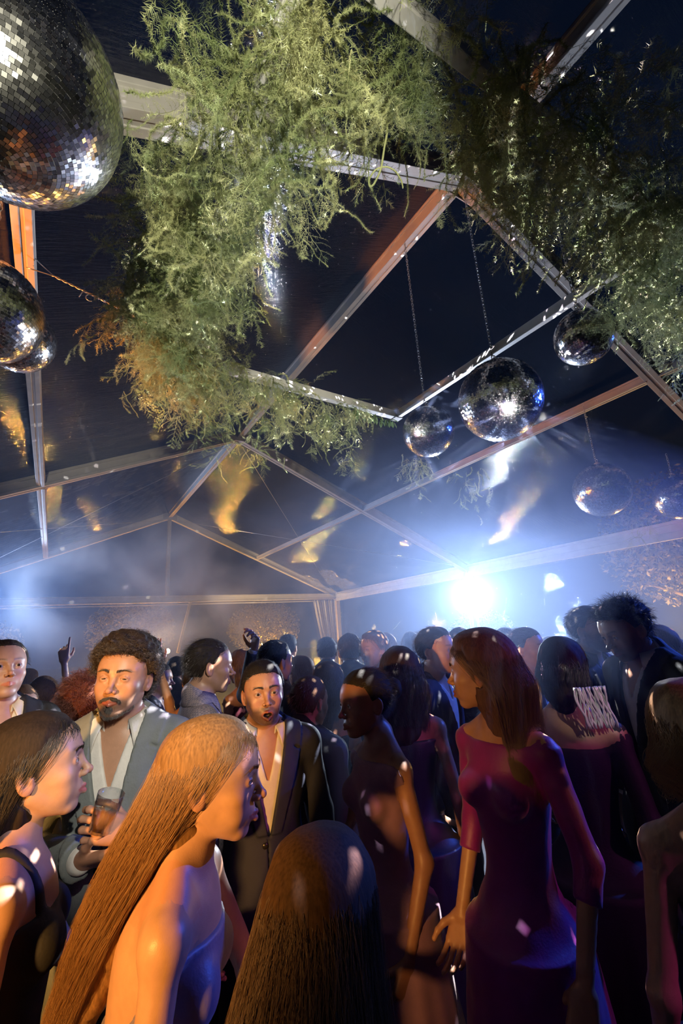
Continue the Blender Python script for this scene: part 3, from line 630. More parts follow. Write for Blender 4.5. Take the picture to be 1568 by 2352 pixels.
# ------------------------------------------------------------------ people: heads, bodies, hands, clothes and hair from smooth distance fields
HF0 = dict(fem=0.0, open=0.0, eye=1.0, jaw=1.0, nose=1.0, smile=0.0, lips=1.0, brow=1.0, ears=1.0)
EYE_X, EYE_Y, EYE_Z, EYE_R = .0315, .0775, .0, .0122
def head_sdf(Q, f):
    """Q in head space: x towards the person's right, y out of the face, z up, origin between the ears at eye height."""
    fe = f['fem']; Pm = Q.copy(); Pm[:, 0] = np.abs(Pm[:, 0]); jw = f['jaw'] * (1 - .10 * fe)
    d = ell(Q, (0, -.014, .030), (.0765, .098, .088))
    d = smin(d, ell(Q, (0, .030, .020), (.066, .064, .072)), .03)
    d = smin(d, ell(Q, (0, .026, -.036), (.058 * (1 - .05 * fe), .058, .074)), .03)
    d = smin(d, cone(Pm, (.050 * jw, -.008, -.052), (.016 * jw, .058, -.097), .017, .0155), .028)
    d = smin(d, ell(Q, (0, .069 - .004 * fe, -.101), (.018 * jw, .016, .0145 - .002 * fe)), .018)
    d = smin(d, ell(Pm, (.043, .056, -.030), (.020, .022, .018)), .022)                      # cheekbone
    d = smin(d, ell(Pm, (.030, .055, -.058), (.022, .024, .024)), .02)                       # cheek
    d = smin(d, cone(Pm, (.010, .087, .020), (.048, .066, .023), .0085 * (1.1 - .45 * fe), .006), .013)      # brow ridge
    d = smax(d, -ell(Pm, (EYE_X, .102, .002), (.0175, .0170, .0125)), .010)                  # socket
    d = smax(d, -ell(Pm, (.019, .094, -.004), (.007, .009, .010)), .008)
    ns = f['nose']
    d = smin(d, cone(Q, (0, .084, .014), (0, .106, -.030), .0062, .0078 * ns), .010)
    d = smin(d, ell(Q, (0, .1095 + .003 * (1 - fe) - .002 * fe, -.034), (.0095 * ns, .0105, .0092)), .008)
    d = smin(d, ell(Pm, (.0125 * ns, .0975, -.038), (.0065, .0095, .0068)), .005)
    d = smax(d, -ell(Pm, (.0062 * ns, .1030, -.0445), (.0036, .0060, .0038)), .002)
    op = f['open']; lz = -.0665; dz = -.022 * op; sm = f['smile']
    d = smin(d, ell(Q, (0, .077, -.066 + dz * .4), (.027, .0175, .022 + .010 * op)), .014)
    cw = .0225 + .004 * sm; cz = lz - .002 + .005 * sm; lp = f['lips']
    if op: d = smax(d, -ell(Q, (0, .100, lz - .004 + dz * .5), (.017, .026, .003 + .013 * op)), .003)
    d = smin(d, cone(Pm, (0, .0965, lz + .0005), (cw, .0815, cz), .0046 * lp, .0022), .004)
    d = smin(d, cone(Pm, (0, .0955, lz - .0100 * lp + dz), (cw, .0810, cz - .002 + dz * .4), .0056 * lp, .0024), .004)
    if not op: d = smax(d, -cone(Pm, (0, .1035, lz - .0045), (cw + .002, .0850, cz - .001), .0011, .0009), .0018)
    # lids and opening
    c = (EYE_X, EYE_Y, EYE_Z); lid = ell(Pm, c, (EYE_R + .0022, EYE_R + .0018, EYE_R + .0016)); d = smin(d, lid, .0035)
    if f['eye'] > .12:
        T = rot3(0, 0, .09); d = smax(d, -ell(Pm, (EYE_X - .0005, EYE_Y + .014, -.0005), (.0145, .0125, .0044 * f['eye']), T), .0012)
    d = smax(d, -cone(Pm, (EYE_X - .011, EYE_Y + .0125, .0066), (EYE_X + .013, EYE_Y + .0085, .0072), .0014, .0012), .0022)
    # ear
    E_ = rot3(.42, 0, 0) @ rot3(0, -.15, 0)
    e = ell(Pm, (.077, -.012, -.012), (.0062, .0185, .031), E_); e = smax(e, -ell(Pm, (.0835, -.009, -.010), (.0055, .0110, .0205), E_), .004)
    e = smin(e, ell(Pm, (.0745, -.004, -.012), (.005, .0075, .0085)), .004)
    if f['ears']: d = smin(d, e, .006)
    return d
def head_color(Q, f, skin, lip, brow_c, stubble):
    n = len(Q); col = np.tile(np.array(skin, float), (n, 1)); x = np.abs(Q[:, 0]); y = Q[:, 1]; z = Q[:, 2]; fr = y > .045
    def mixin(m, c):
        nonlocal col
        m = np.clip(m, 0, 1)[:, None]; col = col * (1 - m) + np.array(c) * m
    g = lambda cx, cz, sx, sz: np.exp(-((x - cx) / sx) ** 2 - ((z - cz) / sz) ** 2) * fr
    red = np.array(skin) * [1.12, .72, .66]
    mixin(.35 * g(.035, -.035, .016, .016), red); mixin(.45 * g(0, -.037, .010, .009), red); mixin(.3 * (np.abs(Q[:, 0]) > .072), red)
    op = f['open']; lz = -.0665; cw = .0245; mid = lz - .0045 + (-.011 * op)
    lens = ((x / cw) ** 2 + ((z - mid) / (.0085 + .014 * op) / np.sqrt(np.clip(1 - .35 * (x / cw) ** 2, .1, 1))) ** 2); mixin((1.15 - lens) * 5 * fr * (y > .078), lip)
    if op: mixin((1 - ((x / .0185) ** 2 + ((z - mid) / (.0035 + .0125 * op)) ** 2)) * 6 * (y < .0905 + .0), (.02, .006, .006))
    mixin(.5 * g(EYE_X, .001, .015, .008), np.array(skin) * [.8, .66, .62])
    if stubble:
        s = np.clip((-.044 - z) / .02, 0, 1) * np.clip((z + .135) / .02, 0, 1) * (y > -.03) * np.clip((y + .03) / .05, 0, 1) + np.clip((x - .052) / .01, 0, 1) * np.clip((.0 - z) / .03, 0, 1) * (y > -.0)
        s *= 1 - np.exp(-(x / .022) ** 2 - ((z + .071) / .0075) ** 2)
        s += 1.0 * np.exp(-(x / .024) ** 4 - ((z + .054) / .0055) ** 2) * fr
        mixin(np.clip(s, 0, 1) * stubble * (.85 + .15 * wob(Q.astype(np.float32), 900, 3)), brow_c)
    b = np.exp(-((z - .0205 - .006 * np.sin(np.clip((x - .012) / .042, 0, 1) * 2.6)) / .0036) ** 2) * np.clip((x - .009) * 300, 0, 1) * np.clip((.052 - x) * 160, 0, 1) * fr
    mixin(b * .8 * f['brow'] * (.75 + .25 * wob(Q.astype(np.float32), 1400, 5)), brow_c)
    mixin(np.exp(-((np.sqrt(((x - EYE_X) / 1.25) ** 2 + z ** 2) - .0088) / .0016) ** 2) * (z > -.004) * fr * .55 * (1 if f['fem'] else .5), (.02, .012, .01))
    return col
def box_cut(P, c, r, M=None):
    q = P - np.asarray(c, np.float32)
    if M is not None: q = q @ np.asarray(M, np.float32)
    q = np.abs(q) - np.asarray(r, np.float32); return np.sqrt((np.maximum(q, 0) ** 2).sum(1)) + np.minimum(q.max(1), 0)

def body_segments(J, fem, off=0.0):
    """List of (distance fn pieces) for torso, arms, legs; J joints in person space."""
    s = J['s']
    def torso(P):
        c = J['chest']; p = J['pelvis']; ax = c - p; L = np.linalg.norm(ax); z = ax / L; lz = L / .36
        x = J['shR'] - J['shL']; x = x - z * x.dot(z); x /= np.linalg.norm(x); y = np.cross(z, x); M = np.stack([x, y, z], 1)
        hw = .165 - .01 * fem; cw_ = .165 - .028 * fem; ww = .135 - .03 * fem
        d = ell(P, p + z * .0, np.array((hw, .118, .14 * lz)) * s + off, M)
        d = smin(d, ell(P, p + ax * .52, np.array((ww, .098 - .012 * fem, .17 * lz)) * s + off, M), .06)
        d = smin(d, ell(P, c + z * .02, np.array((cw_, .108, .185 * lz)) * s + off, M), .07)
        nb = J['neck']
        for k in ('shL', 'shR'):
            sh = J[k]; d = smin(d, cone(P, nb + (sh - nb) * .30 - z * .045, sh - z * .005, (.052 - .008 * fem) * s + off, (.050 - .010 * fem) * s + off), .05); d = smin(d, cone(P, nb + z * .045 - y * .022 + (sh - nb) * .12, sh - z * .012, (.036 - .008 * fem) * s + off, (.038 - .010 * fem) * s + off), .045)
        if fem:
            for q in (-1, 1): d = smin(d, ell(P, c + x * q * .072 + y * .078 - z * .01, np.array((.050, .040, .050)) * s + off, M), .03)
        return d
    def arm(P, k, r0=0.0):
        sh, el, wr = J['sh' + k], J['el' + k], J['wr' + k]; o = off + r0
        d = cone(P, sh, el, (.049 - .012 * fem) * s + o, (.036 - .006 * fem) * s + o)
        return smin(d, cone(P, el, wr, (.039 - .007 * fem) * s + o, (.026 - .004 * fem) * s + o), .02)
    def leg(P, k, r0=0.0):
        hp, kn, an = J['hp' + k], J['kn' + k], J['an' + k]; o = off + r0
        d = cone(P, hp, kn, (.088) * s + o, (.055 - .005 * fem) * s + o); d = smin(d, cone(P, kn, kn + (an - kn) * .35, .054 * s + o, .056 * s + o), .03)
        return smin(d, cone(P, kn + (an - kn) * .35, an, .054 * s + o, .035 * s + o), .03)
    def neck(P):
        h = J['headM']; c = J['headC']; base = J['neck']
        top = c + h @ np.array([0, -.018, -.05]) * J['hs']
        return cone(P, base + [0, .0, -.03], top, (.062 - .014 * fem) * s + off, (.056 - .011 * fem) * J['hs'] + off)
    return torso, arm, leg, neck
def hand_prims(w, d, pn, thumb, curl, spread=.10, pose=None, s=1.0):
    """Rounded-cone list of one hand. w wrist, d towards the fingers, pn palm normal, thumb -1/1 side along cross(d,pn)."""
    d = np.array(d, float); d /= np.linalg.norm(d); pn = np.array(pn, float); pn -= d * pn.dot(d); pn /= np.linalg.norm(pn); sd = np.cross(d, pn) * thumb; out = []
    P = lambda a, b, c: w + (d * a + sd * b + pn * c) * s
    for k, bx in enumerate((.030, .010, -.010, -.028)): out.append((P(.012, bx * .62, 0), P(.088 - .006 * abs(k - 1), bx, -.001), .0155 * s, .0125 * s, .014))
    L0 = (.042, .047, .043, .034)
    for k, bx in enumerate((.031, .0105, -.0105, -.030)):
        cu = curl[k] if hasattr(curl, '__len__') else curl; an = .12 + cu * .9; a = P(.090 - .005 * abs(k - 1), bx, 0); fx = spread * (1.2 - .8 * k); L = L0[k]; r = .0090 - .0010 * (k == 3)
        for j, (fr_, inc) in enumerate(((1, 0), (.62, 1.15), (.50, .85))):
            an += cu * inc; v = (d * math.cos(an) + pn * math.sin(an) + sd * fx * math.cos(an)); v /= np.linalg.norm(v); b = a + v * L * fr_ * s
            out.append((a, b, (r - .0006 * j) * s, (r - .0006 * (j + 1)) * s, .005)); a = b
    tc = curl[4] if hasattr(curl, '__len__') and len(curl) > 4 else .35
    a = P(.022, .026, .006); v = d * .62 + sd * (.80 - .5 * tc) + pn * (.20 + .6 * tc); v /= np.linalg.norm(v)
    for j, L in enumerate((.036, .031, .026)):
        b = a + v * L * s; out.append((a, b, (.0135 - .0022 * j) * s, (.0115 - .0018 * j) * s, .008 if j == 0 else .005)); a = b
        v = v + d * .25 - sd * .30 * (tc + .3) + pn * .12 * tc; v /= np.linalg.norm(v)
    return out
def hand_sdf(P, prims):
    d = None
    for a, b, ra, rb, k in prims:
        e = cone(P, a, b, ra, rb); d = e if d is None else smin(d, e, k)
    return d

SKIN = {}; PLOG = []
def skin_mat():
    if 'm' not in SKIN: SKIN['m'] = pbr('skin', (0, 0, 0), .42, 0, .06, 60, .12, attr='tone', sss=0.0, bscale=500, spec=.45)
    return SKIN['m']
def hair_mat(name, col, rough=.32, rnd=.25):
    m, n, l = new_mat(name); n.remove(n['Principled BSDF'])
    hi = n.new('ShaderNodeHairInfo'); b = n.new('ShaderNodeBsdfPrincipled'); b.inputs['Roughness'].default_value = rough; b.inputs['Specular IOR Level'].default_value = .7
    mx = n.new('ShaderNodeMix'); mx.data_type = 'RGBA'; l.new(hi.outputs['Random'], mx.inputs[0])
    mx.inputs[6].default_value = (*[c * (1 - rnd) for c in col], 1); mx.inputs[7].default_value = (*[min(1, c * (1 + rnd * 1.6)) for c in col], 1)
    l.new(mx.outputs[2], b.inputs['Base Color'])
    t = n.new('ShaderNodeBsdfHair'); t.component = 'Transmission'; l.new(mx.outputs[2], t.inputs['Color']); t.inputs['RoughnessU'].default_value = .25; t.inputs['RoughnessV'].default_value = .4
    h = n.new('ShaderNodeBsdfHair'); h.component = 'Reflection'; h.inputs['Color'].default_value = (*[min(1, c * 1.5 + .12) for c in col], 1); h.inputs['RoughnessU'].default_value = .22; h.inputs['RoughnessV'].default_value = .35
    s1 = n.new('ShaderNodeMixShader'); s1.inputs[0].default_value = .35; l.new(b.outputs[0], s1.inputs[1]); l.new(h.outputs[0], s1.inputs[2])
    s2 = n.new('ShaderNodeMixShader'); s2.inputs[0].default_value = .22; l.new(s1.outputs[0], s2.inputs[1]); l.new(t.outputs[0], s2.inputs[2])
    l.new(s2.outputs[0], n['Material Output'].inputs[0]); return m
HAIRC = dict(black=(.012, .010, .010), dark=(.028, .018, .012), brown=(.12, .062, .028), chestnut=(.15, .055, .022), blonde=(.42, .25, .10), honey=(.30, .16, .06), red=(.16, .04, .018))
HM = {}
def streak_mat(name, col):
    m = pbr(name, tuple(c * .85 for c in col), .75, 0, .40, 1.0, .25, bscale=1.0, spec=.25)
    n, l = m.node_tree.nodes, m.node_tree.links; tc = [q for q in n if q.bl_idname == 'ShaderNodeTexCoord'][0]; mp = n.new('ShaderNodeMapping'); mp.inputs['Scale'].default_value = (210, 210, 9)
    l.new(tc.outputs['Object'], mp.inputs[0])
    for q in n:
        if q.bl_idname == 'ShaderNodeTexNoise': l.new(mp.outputs[0], q.inputs['Vector'])
    return m
def hmat(k):
    if k not in HM: HM[k] = (hair_mat('hair_' + k, HAIRC[k]), streak_mat('hair_base_' + k, HAIRC[k]))
    return HM[k]
CM = {}
def cmat(name, col, rough=.75, **kw):
    if name not in CM: CM[name] = pbr(name, col, rough, kw.pop('metal', 0), kw.pop('var', .10), kw.pop('scale', 25), kw.pop('bump', .3), **kw)
    return CM[name]

def person(label, px, py, depth, yaw, hair='short', hc='dark', fem=0, skin=(.50, .27, .17), wear='suit', wc=None, shirt='white', res=1, pitch=0.0, hroll=0.0, hyaw=0.0, lean=(0, 0), arms=None, hands=None,
           hs=1.0, face=None, stubble=0, group=None, hairpath=None, hopt=None, twist=0.0, stature=None, build=1.0, gaze=(0, 0), strands=None, tache=False, fa=None):
    """px,py: photograph pixel of the head's centre; depth in metres; yaw: 0 faces the lens, 90 the picture's right, -90 its left, 180 away."""
    f = dict(HF0); f['fem'] = float(fem)
    if fem: f.update(nose=.86, lips=1.2, jaw=.95)
    if face: f.update(face)
    hcw = at_depth(px, py, depth)
    toc = EYE - hcw; toc[2] = 0; toc /= np.linalg.norm(toc); rt = np.array([-toc[1], toc[0], 0])       # picture right, seen from the lens
    a = R_(yaw); fwd = toc * math.cos(a) + rt * math.sin(a); rz = math.atan2(fwd[1], fwd[0]) - math.pi / 2
    lx, ly = lean; rs = rot3(rz); foot = hcw - rs @ np.array([lx, ly + .02, 0]); foot[2] = 0
    PLOG.append((foot[0], foot[1], hcw[2], label)); root = empty('person', foot, rz); tag(root, label, 'person', group)
    H = hcw[2]; s = .93 * build * (1 - .04 * fem); zz = min(max(H / 1.63, .62), 1.12)
    hcl = np.array([lx, ly + .02, H]); T = rot3(R_(twist))
    J = dict(s=s, headC=hcl, headM=rot3(R_(hyaw), R_(pitch), R_(hroll)), hs=hs)
    nk = hcl + J['headM'] @ np.array([0, -.045, -.150]) * hs * .9 + np.array([0, 0, -.012]); J['neck'] = nk
    pel = np.array([lx * .2, ly * .15 - .01, .93 * zz]); J['pelvis'] = pel; top = nk; J['chest'] = pel + (top - pel) * .66
    shw = (.166 - .026 * fem) * build
    for k, q in (('R', 1), ('L', -1)):
        J['sh' + k] = nk + T @ np.array([q * shw, -.0, -.062 - .006 * fem]); J['hp' + k] = pel + [q * .085, 0, -.03]; J['kn' + k] = pel * [1, 1, 0] + [q * .10, .02, .49 * zz]; J['an' + k] = np.array([q * .11, -.03, .09])
        ar = (arms or {}).get(k)
        if ar is None: ar = ((.06, -.03, -.27), (.06, .07, -.50))
        J['el' + k] = J['sh' + k] + T @ (np.array(ar[0]) * [q, 1, 1]); J['wr' + k] = J['sh' + k] + T @ (np.array(ar[1]) * [q, 1, 1])
    torso, arm, leg, neck = body_segments(J, fem)
    Mh = J['headM'].astype(np.float32); hcf = hcl.astype(np.float32)
    def hd(P): return head_sdf((P - hcf) @ Mh / hs, f) * hs
    def skinf(P, far=False):
        d = torso(P); d = smin(d, neck(P), .035)
        for k in 'LR': d = smin(d, arm(P, k), .02); d = smin(d, leg(P, k), .03)
        return d
    def full(P): return smin(skinf(P), hd(P), .014)
    hh = {1: .0042, 2: .0026, 0: .0068}[res] if res in (0, 1, 2) else res; hb = {0: .024, 1: .016, 2: .011}[res]
    # --- the body: one mesh, head + trunk + limbs + hands
    Vs, Fs, cols, n0 = [], [], [], 0
    V, F = surface(lambda P: smin(smin(neck(P), torso(P), .035), hd(P), .014), hcl - [.125, .14, .185 + .03], hcl + [.125, .15, .14], hh)
    q = (V.astype(np.float32) - hcf) @ Mh / hs; cc = head_color(q, f, skin, tuple(np.array(skin) * ([.95, .48, .46] if not fem else [.86, .46, .50])), tuple(np.array(HAIRC[hc]) * .8 + .004), stubble)
    keep_z = hcl[2] - .185 - .03 + hh * 2; Vs.append(V); Fs.append(F); cols.append(cc); n0 = len(V)
    allp = np.array([J[k] for k in J if isinstance(J[k], np.ndarray) and J[k].shape == (3,)]); lo = np.minimum(allp.min(0), pel - .2) - .14; hi = allp.max(0) + .12; lo[2] = .02
    hi[2] = max(hcl[2] - .17, max(J['wrL'][2], J['wrR'][2], J['elL'][2], J['elR'][2]) + .08)
    V, F = surface(skinf, lo, hi, hb); V0 = V
    qq = (V - hcl); inhead = (np.abs(qq[:, 0]) < .11) & (np.abs(qq[:, 1]) < .12) & (qq[:, 2] > -.185) & (qq[:, 2] < .2)
    ok = ~inhead[F].all(1); inz = (np.abs(qq[:, 0]) < .12) & (qq[:, 2] > -.198) & (qq[:, 2] < .2) & (np.abs(qq[:, 1]) < .16); dd_, gg_ = grad(skinf, V.astype(np.float32)); V = V - gg_ * (.0015 * inz)[:, None]; Vs.append(V); Fs.append(F[ok] + n0); cols.append(np.tile(skin, (len(V), 1))); n0 += len(V)
    hands = hands or {}; hres = {0: .0055, 1: .0042, 2: .0030}[res]
    for k, q in (('R', 1), ('L', -1)):
        fd = J['wr' + k] - J['el' + k]; fd /= np.linalg.norm(fd); h_ = hands.get(k, {})
        d = np.array(h_['d'], float) * [-1, 1, 1] if 'd' in h_ else fd; pn = np.array(h_['n'], float) * [-1, 1, 1] if 'n' in h_ else np.array((-q, .1, 0.))
        pr = hand_prims(J['wr' + k] + fd * .005, d, pn, (-h_.get('thumb', 1) if 'n' in h_ else q), h_.get('curl', .38), h_.get('spread', .08), s=(.98 - .08 * fem) * h_.get('s', 1))
        pts = np.array([p[0] for p in pr] + [p[1] for p in pr]); w_ = J['wr' + k]; e_ = J['el' + k]
        V, F = surface(lambda P: smin(hand_sdf(P, pr), cone(P, e_ + (w_ - e_) * .8, w_ + d * .01, (.030 - .005 * fem) * s, (.0255 - .004 * fem) * s), .012), pts.min(0) - .035, pts.max(0) + .035, hres)
        Vs.append(V); Fs.append(F + n0); cols.append(np.tile(np.array(skin) * [1, .95, .93], (len(V), 1))); n0 += len(V)
        J['hand' + k] = pr
    V = np.vstack(Vs); me = mesh_np('body', V, np.vstack(Fs)); at = me.color_attributes.new('tone', 'FLOAT_COLOR', 'POINT')
    cc = np.hstack([np.vstack(cols), np.ones((len(V), 1))]).astype(np.float32); at.data.foreach_set('color', cc.ravel()); link('body', me, skin_mat(), root)
    # --- eyes
    if res >= 1 and f['eye'] > .1:
        for q in (-1, 1):
            th = np.linspace(0, math.pi, 22); VV = []; CCc = []
            for t in th:
                for p in np.linspace(0, 2 * math.pi, 20, endpoint=False):
                    VV.append((math.sin(t) * math.cos(p), math.cos(t), math.sin(t) * math.sin(p)))
                    CCc.append((.01, .008, .008, 1) if t < .24 else ((.07, .04, .02, 1) if t < .56 else (.46, .43, .41, 1)))
            G = rot3(R_(gaze[0]), R_(gaze[1])); VV = (np.array(VV) * EYE_R) @ G.T + [q * EYE_X, EYE_Y, EYE_Z]; VV = VV * hs @ J['headM'].T + hcl
            F = [[i * 20 + k, i * 20 + (k + 1) % 20, (i + 1) * 20 + (k + 1) % 20, (i + 1) * 20 + k] for i in range(21) for k in range(20)]
            me = mesh_np('eye', VV, np.array(F)); a_ = me.color_attributes.new('tone', 'FLOAT_COLOR', 'POINT'); a_.data.foreach_set('color', np.array(CCc, np.float32).ravel())
            if 'eye' not in SKIN: SKIN['eye'] = pbr('eyeball', (0, 0, 0), .12, 0, .02, 20, attr='tone')
            link('eye', me, SKIN['eye'], root)
    # --- clothes
    dress(root, J, fem, wear, wc, shirt, res, f, T, hcl, full)
    # --- hair
    rng = np.random.RandomState(int(px * 7 + py) % 9973)
    make_hair(root, J, f, hair, hc, res, hd, full, rng, hairpath, hopt or {}, strands)
    if tache and res == 2:
        r = rng; n = 1500; x = r.uniform(-.028, .028, n); z = -.0555 - .006 * (np.abs(x) / .028) ** 1.5 + r.uniform(-.0035, .0035, n) - .003 * (np.abs(x) > .02)
        y = .0945 - .35 * x ** 2 / .028; P = np.stack([x, y, z], 1)
        n2 = 500; g2 = np.stack([r.normal(0, .006, n2), np.full(n2, .088), -.089 + r.normal(0, .005, n2)], 1)
        n3 = 900; an = r.uniform(-1, 1, n3); g3 = np.stack([an * .05, .075 - .05 * an ** 2, -.108 + .028 * an ** 2 + r.normal(0, .003, n3)], 1)
        P = np.vstack([P, g2, g3]); side = np.sign(P[:, 0]); d = np.stack([side * .8, np.full(len(P), .25), np.full(len(P), -.75)], 1); d[n:] = [0, .35, -1]; d += r.normal(0, .2, d.shape)
        P0 = (P * hs) @ J['headM'].T + hcl; dd, g = grad(full, P0.astype(np.float32)); P0 = P0 - g * dd[:, None]; dw = d @ J['headM'].T; L = r.uniform(.004, .009, len(P))[:, None]
        pts = np.stack([P0, P0 + dw * L * .5 + g * .0012, P0 + dw * L], 1); curves_obj('facial_hair', pts, np.array([.00022, .0002, .00008]), hmat(hc)[0], root)
    if res == 2 and f['brow'] and fa is None:
        r = rng; n = 700; t = r.uniform(0, 1, n); q = r.choice([-1, 1], n); x = q * (.010 + .040 * t); z = .0195 + .006 * np.sin(t * 2.6) + r.normal(0, .0017, n) * (1.2 - t)
        P = np.stack([x, np.full(n, .095), z], 1); P0 = (P * hs) @ J['headM'].T + hcl
        for _ in range(3): dd, g = grad(full, P0.astype(np.float32)); P0 = P0 - g * dd[:, None]
        d = np.stack([q * (.4 + t), np.full(n, .2), .7 - 1.1 * t], 1) @ J['headM'].T; L = r.uniform(.005, .009, n)[:, None]
        curves_obj('eyebrow_hair', np.stack([P0, P0 + d * L * .5 + g * .001, P0 + d * L], 1), np.array([.00020, .00018, .00006]), hmat(hc)[0], root)
    return root, J, f, full

def fold(P, amp, seed, f=16):
    return amp * (.6 * wob(P * np.array([1, 1, .55], np.float32), f, seed) + .4 * wob(P * np.array([1, 1, .8], np.float32), f * 2.3, seed + 9))
def dress(root, J, fem, wear, wc, shirt, res, f, T, hcl, full):
    rs = 0.0065 if res == 2 else (.009 if res == 1 else .015); nk = J['neck']; sd = int(abs(nk[0] * 977 + nk[2] * 333)) % 500
    t0, arm0, leg0, neck0 = body_segments(J, fem)
    x_ax = T @ np.array([1., 0, 0]); y_ax = T @ np.array([0, 1., 0]); up = nk - J['pelvis']; up /= np.linalg.norm(up); y_ax = y_ax - up * y_ax.dot(up); y_ax /= np.linalg.norm(y_ax); x_ax = np.cross(y_ax, up)
    Mb = np.stack([x_ax, y_ax, up], 1).astype(np.float32); nkf = nk.astype(np.float32)
    loc = lambda P: (P - nkf) @ Mb                        # garment space: x across, y front, z up from the neck base
    zb = lambda z: z
    pl = -np.linalg.norm(nk - J['pelvis'])
    lo = np.minimum.reduce([J[k] for k in ('shL', 'shR', 'elL', 'elR', 'wrL', 'wrR', 'pelvis', 'kn' + 'L', 'knR')]) - .2; hi = np.maximum.reduce([J[k] for k in ('shL', 'shR', 'elL', 'elR', 'wrL', 'wrR', 'pelvis', 'knL')]) + .16; hi[2] = max(hi[2], nk[2] + .09)
    def sleeve(P, k, o, upto=1.0, cuffcut=.985):
        e, w = J['el' + k], J['wr' + k]; d = arm0(P, k) - o; fw = (w - e); L = np.linalg.norm(fw); fw = fw / L
        return smax(d, (P - e.astype(np.float32)) @ fw.astype(np.float32) - L * cuffcut, .004)
    def trousers(col, name='trousers'):
        def fn(P):
            d = np.minimum(leg0(P, 'L', .016), leg0(P, 'R', .016)); d = smin(d, t0(P) - .010, .02); q = loc(P); d = np.maximum(d, q[:, 2] - (pl + .10)); return d - fold(P, .004, sd, 14)
        a = J['pelvis']; V, F = surface(fn, [a[0] - .3, a[1] - .3, .05], [a[0] + .3, a[1] + .3, a[2] + .16], max(rs, .012)); link(name, mesh_np(name, V, F), col, root)
        for k, q in (('R', 1), ('L', -1)):
            an = J['an' + k]
            def sf(P): return np.maximum(smin(smin(ell(P, an + [0, .02, -.045], (.042, .075, .045)), ell(P, an + [q * .005, .13, -.06], (.046, .10, .032)), .03), ell(P, an + [0, 0, .0], (.04, .05, .05)), .02), -(P[:, 2] - .012))
            V, F = surface(sf, an - [.09, .14, .085], an + [.1, .27, .07], .010); o = link('shoe', mesh_np('shoe', V, F), cmat('black_leather', (.012, .012, .013), .3, bump=.1), root)
    if wear in ('suit', 'shirt', 'jacket'):
        shc = {'white': cmat('white_shirt_cotton', (.70, .68, .64)), 'black': cmat('black_shirt_cotton', (.02, .02, .024)), 'print': print_cloth()}[shirt]
        opn = 1.0
        def vcut(q, z0, z1, w0, w1):                       # V opening from z1 (low point) widening to the neck; negative inside
            t = (q[:, 2] - z1) / (z0 - z1); return np.abs(q[:, 0]) - (w1 + (w0 - w1) * np.clip(t, -.2, 1.6)) * 1.0
        def shirtf(P):
            q = loc(P); d = t0(P) - .007
            for k in 'LR': d = smin(d, sleeve(P, k, .008, cuffcut=1.06 if wear != 'shirt' else 1.0), .02)
            d = d - fold(P, .0035, sd + 3, 22)
            v = vcut(q, .03, -.16 if f.get('deepv') else -.10, .058, .004); cut = np.where((q[:, 1] > 0.0) & (q[:, 2] > (-.16 if f.get('deepv') else -.10)), -v, -1.0)
            d = smax(d, np.minimum(cut, .03), .003)
            return d
        V, F = surface(shirtf, [lo[0], lo[1], J['pelvis'][2] - (.12 if wear == 'shirt' else .02)], hi, rs if wear == 'shirt' or res == 2 else .009); sh_ = link('shirt', mesh_np('shirt', V, F), shc, root)
        if res >= 1: collar(sh_, J, shc, Mb, nk, t0, neck0)
        if wear != 'shirt':
            jo = .019
            def jacketf(P):
                q = loc(P); d = t0(P) - jo
                sk = ell(q, (0, .005, pl - .06), (.175, .140, .26)); d = smin(d, sk, .06)
                for k in 'LR': d = smin(d, sleeve(P, k, .019), .022)
                # padded shoulders
                for k, sg in (('R', 1), ('L', -1)):
                    d = smin(d, ell(P, J['sh' + k] + np.array([sg * -.01, 0, .012]), (.060, .060, .036)), .03)
                d = d - fold(P, .0045, sd + 5, 13) - .0015 * wob(P, 60, sd)
                vw = vcut(q, .03, -.34, .082, .004); ins = (q[:, 1] > -.01) & (q[:, 2] > -.34); d2 = smax(d, np.minimum(np.where(ins, -vw, -1.0), .05), .004)
                slit = np.where((q[:, 2] <= -.345) & (q[:, 1] > 0), .0022 + .10 * np.clip(-.50 - q[:, 2], 0, 1) - np.abs(q[:, 0] - .004), -1.0); d2 = np.maximum(d2, np.minimum(slit, .01))
                # lapels: a raised band along the opening with a notch
                lw = .040 + .030 * np.clip((q[:, 2] + .34) / .24, 0, 1); lap = np.maximum(d - .0055, np.maximum(vw - lw, -(vw - .0))); lap = np.maximum(lap, -(q[:, 2] + .335)); lap = np.maximum(lap, q[:, 2] - .06); lap = np.maximum(lap, -(q[:, 1] - .005))
                nt = np.abs((q[:, 2] + .062) - (np.abs(q[:, 0]) - .12) * -.45) - .0042; lap = np.maximum(lap, np.where(np.abs(q[:, 0]) > .105, -nt, -1))
                d2 = np.minimum(d2, lap)
                # collar at the back of the neck
                cb = np.maximum(np.abs(neck0(P) - .020) - .006, np.abs(q[:, 2] - .004) - .036); cb = np.maximum(cb, q[:, 1] - .03); d2 = smin(d2, cb, .008)
                d2 = np.maximum(d2, -(q[:, 2] - (pl - .20)))
                if res == 2: d2 = np.maximum(d2, -(np.maximum(box_cut(q, (.105, .10, -.20), (.045, .08, .0018), rot3(0, 0, -.1)), -(d + .003))))
                return d2
            V, F = surface(jacketf, [lo[0] - .02, lo[1] - .02, J['pelvis'][2] - .26], hi + .02, rs); jk = link('jacket', mesh_np('jacket', V, F), wc, root)
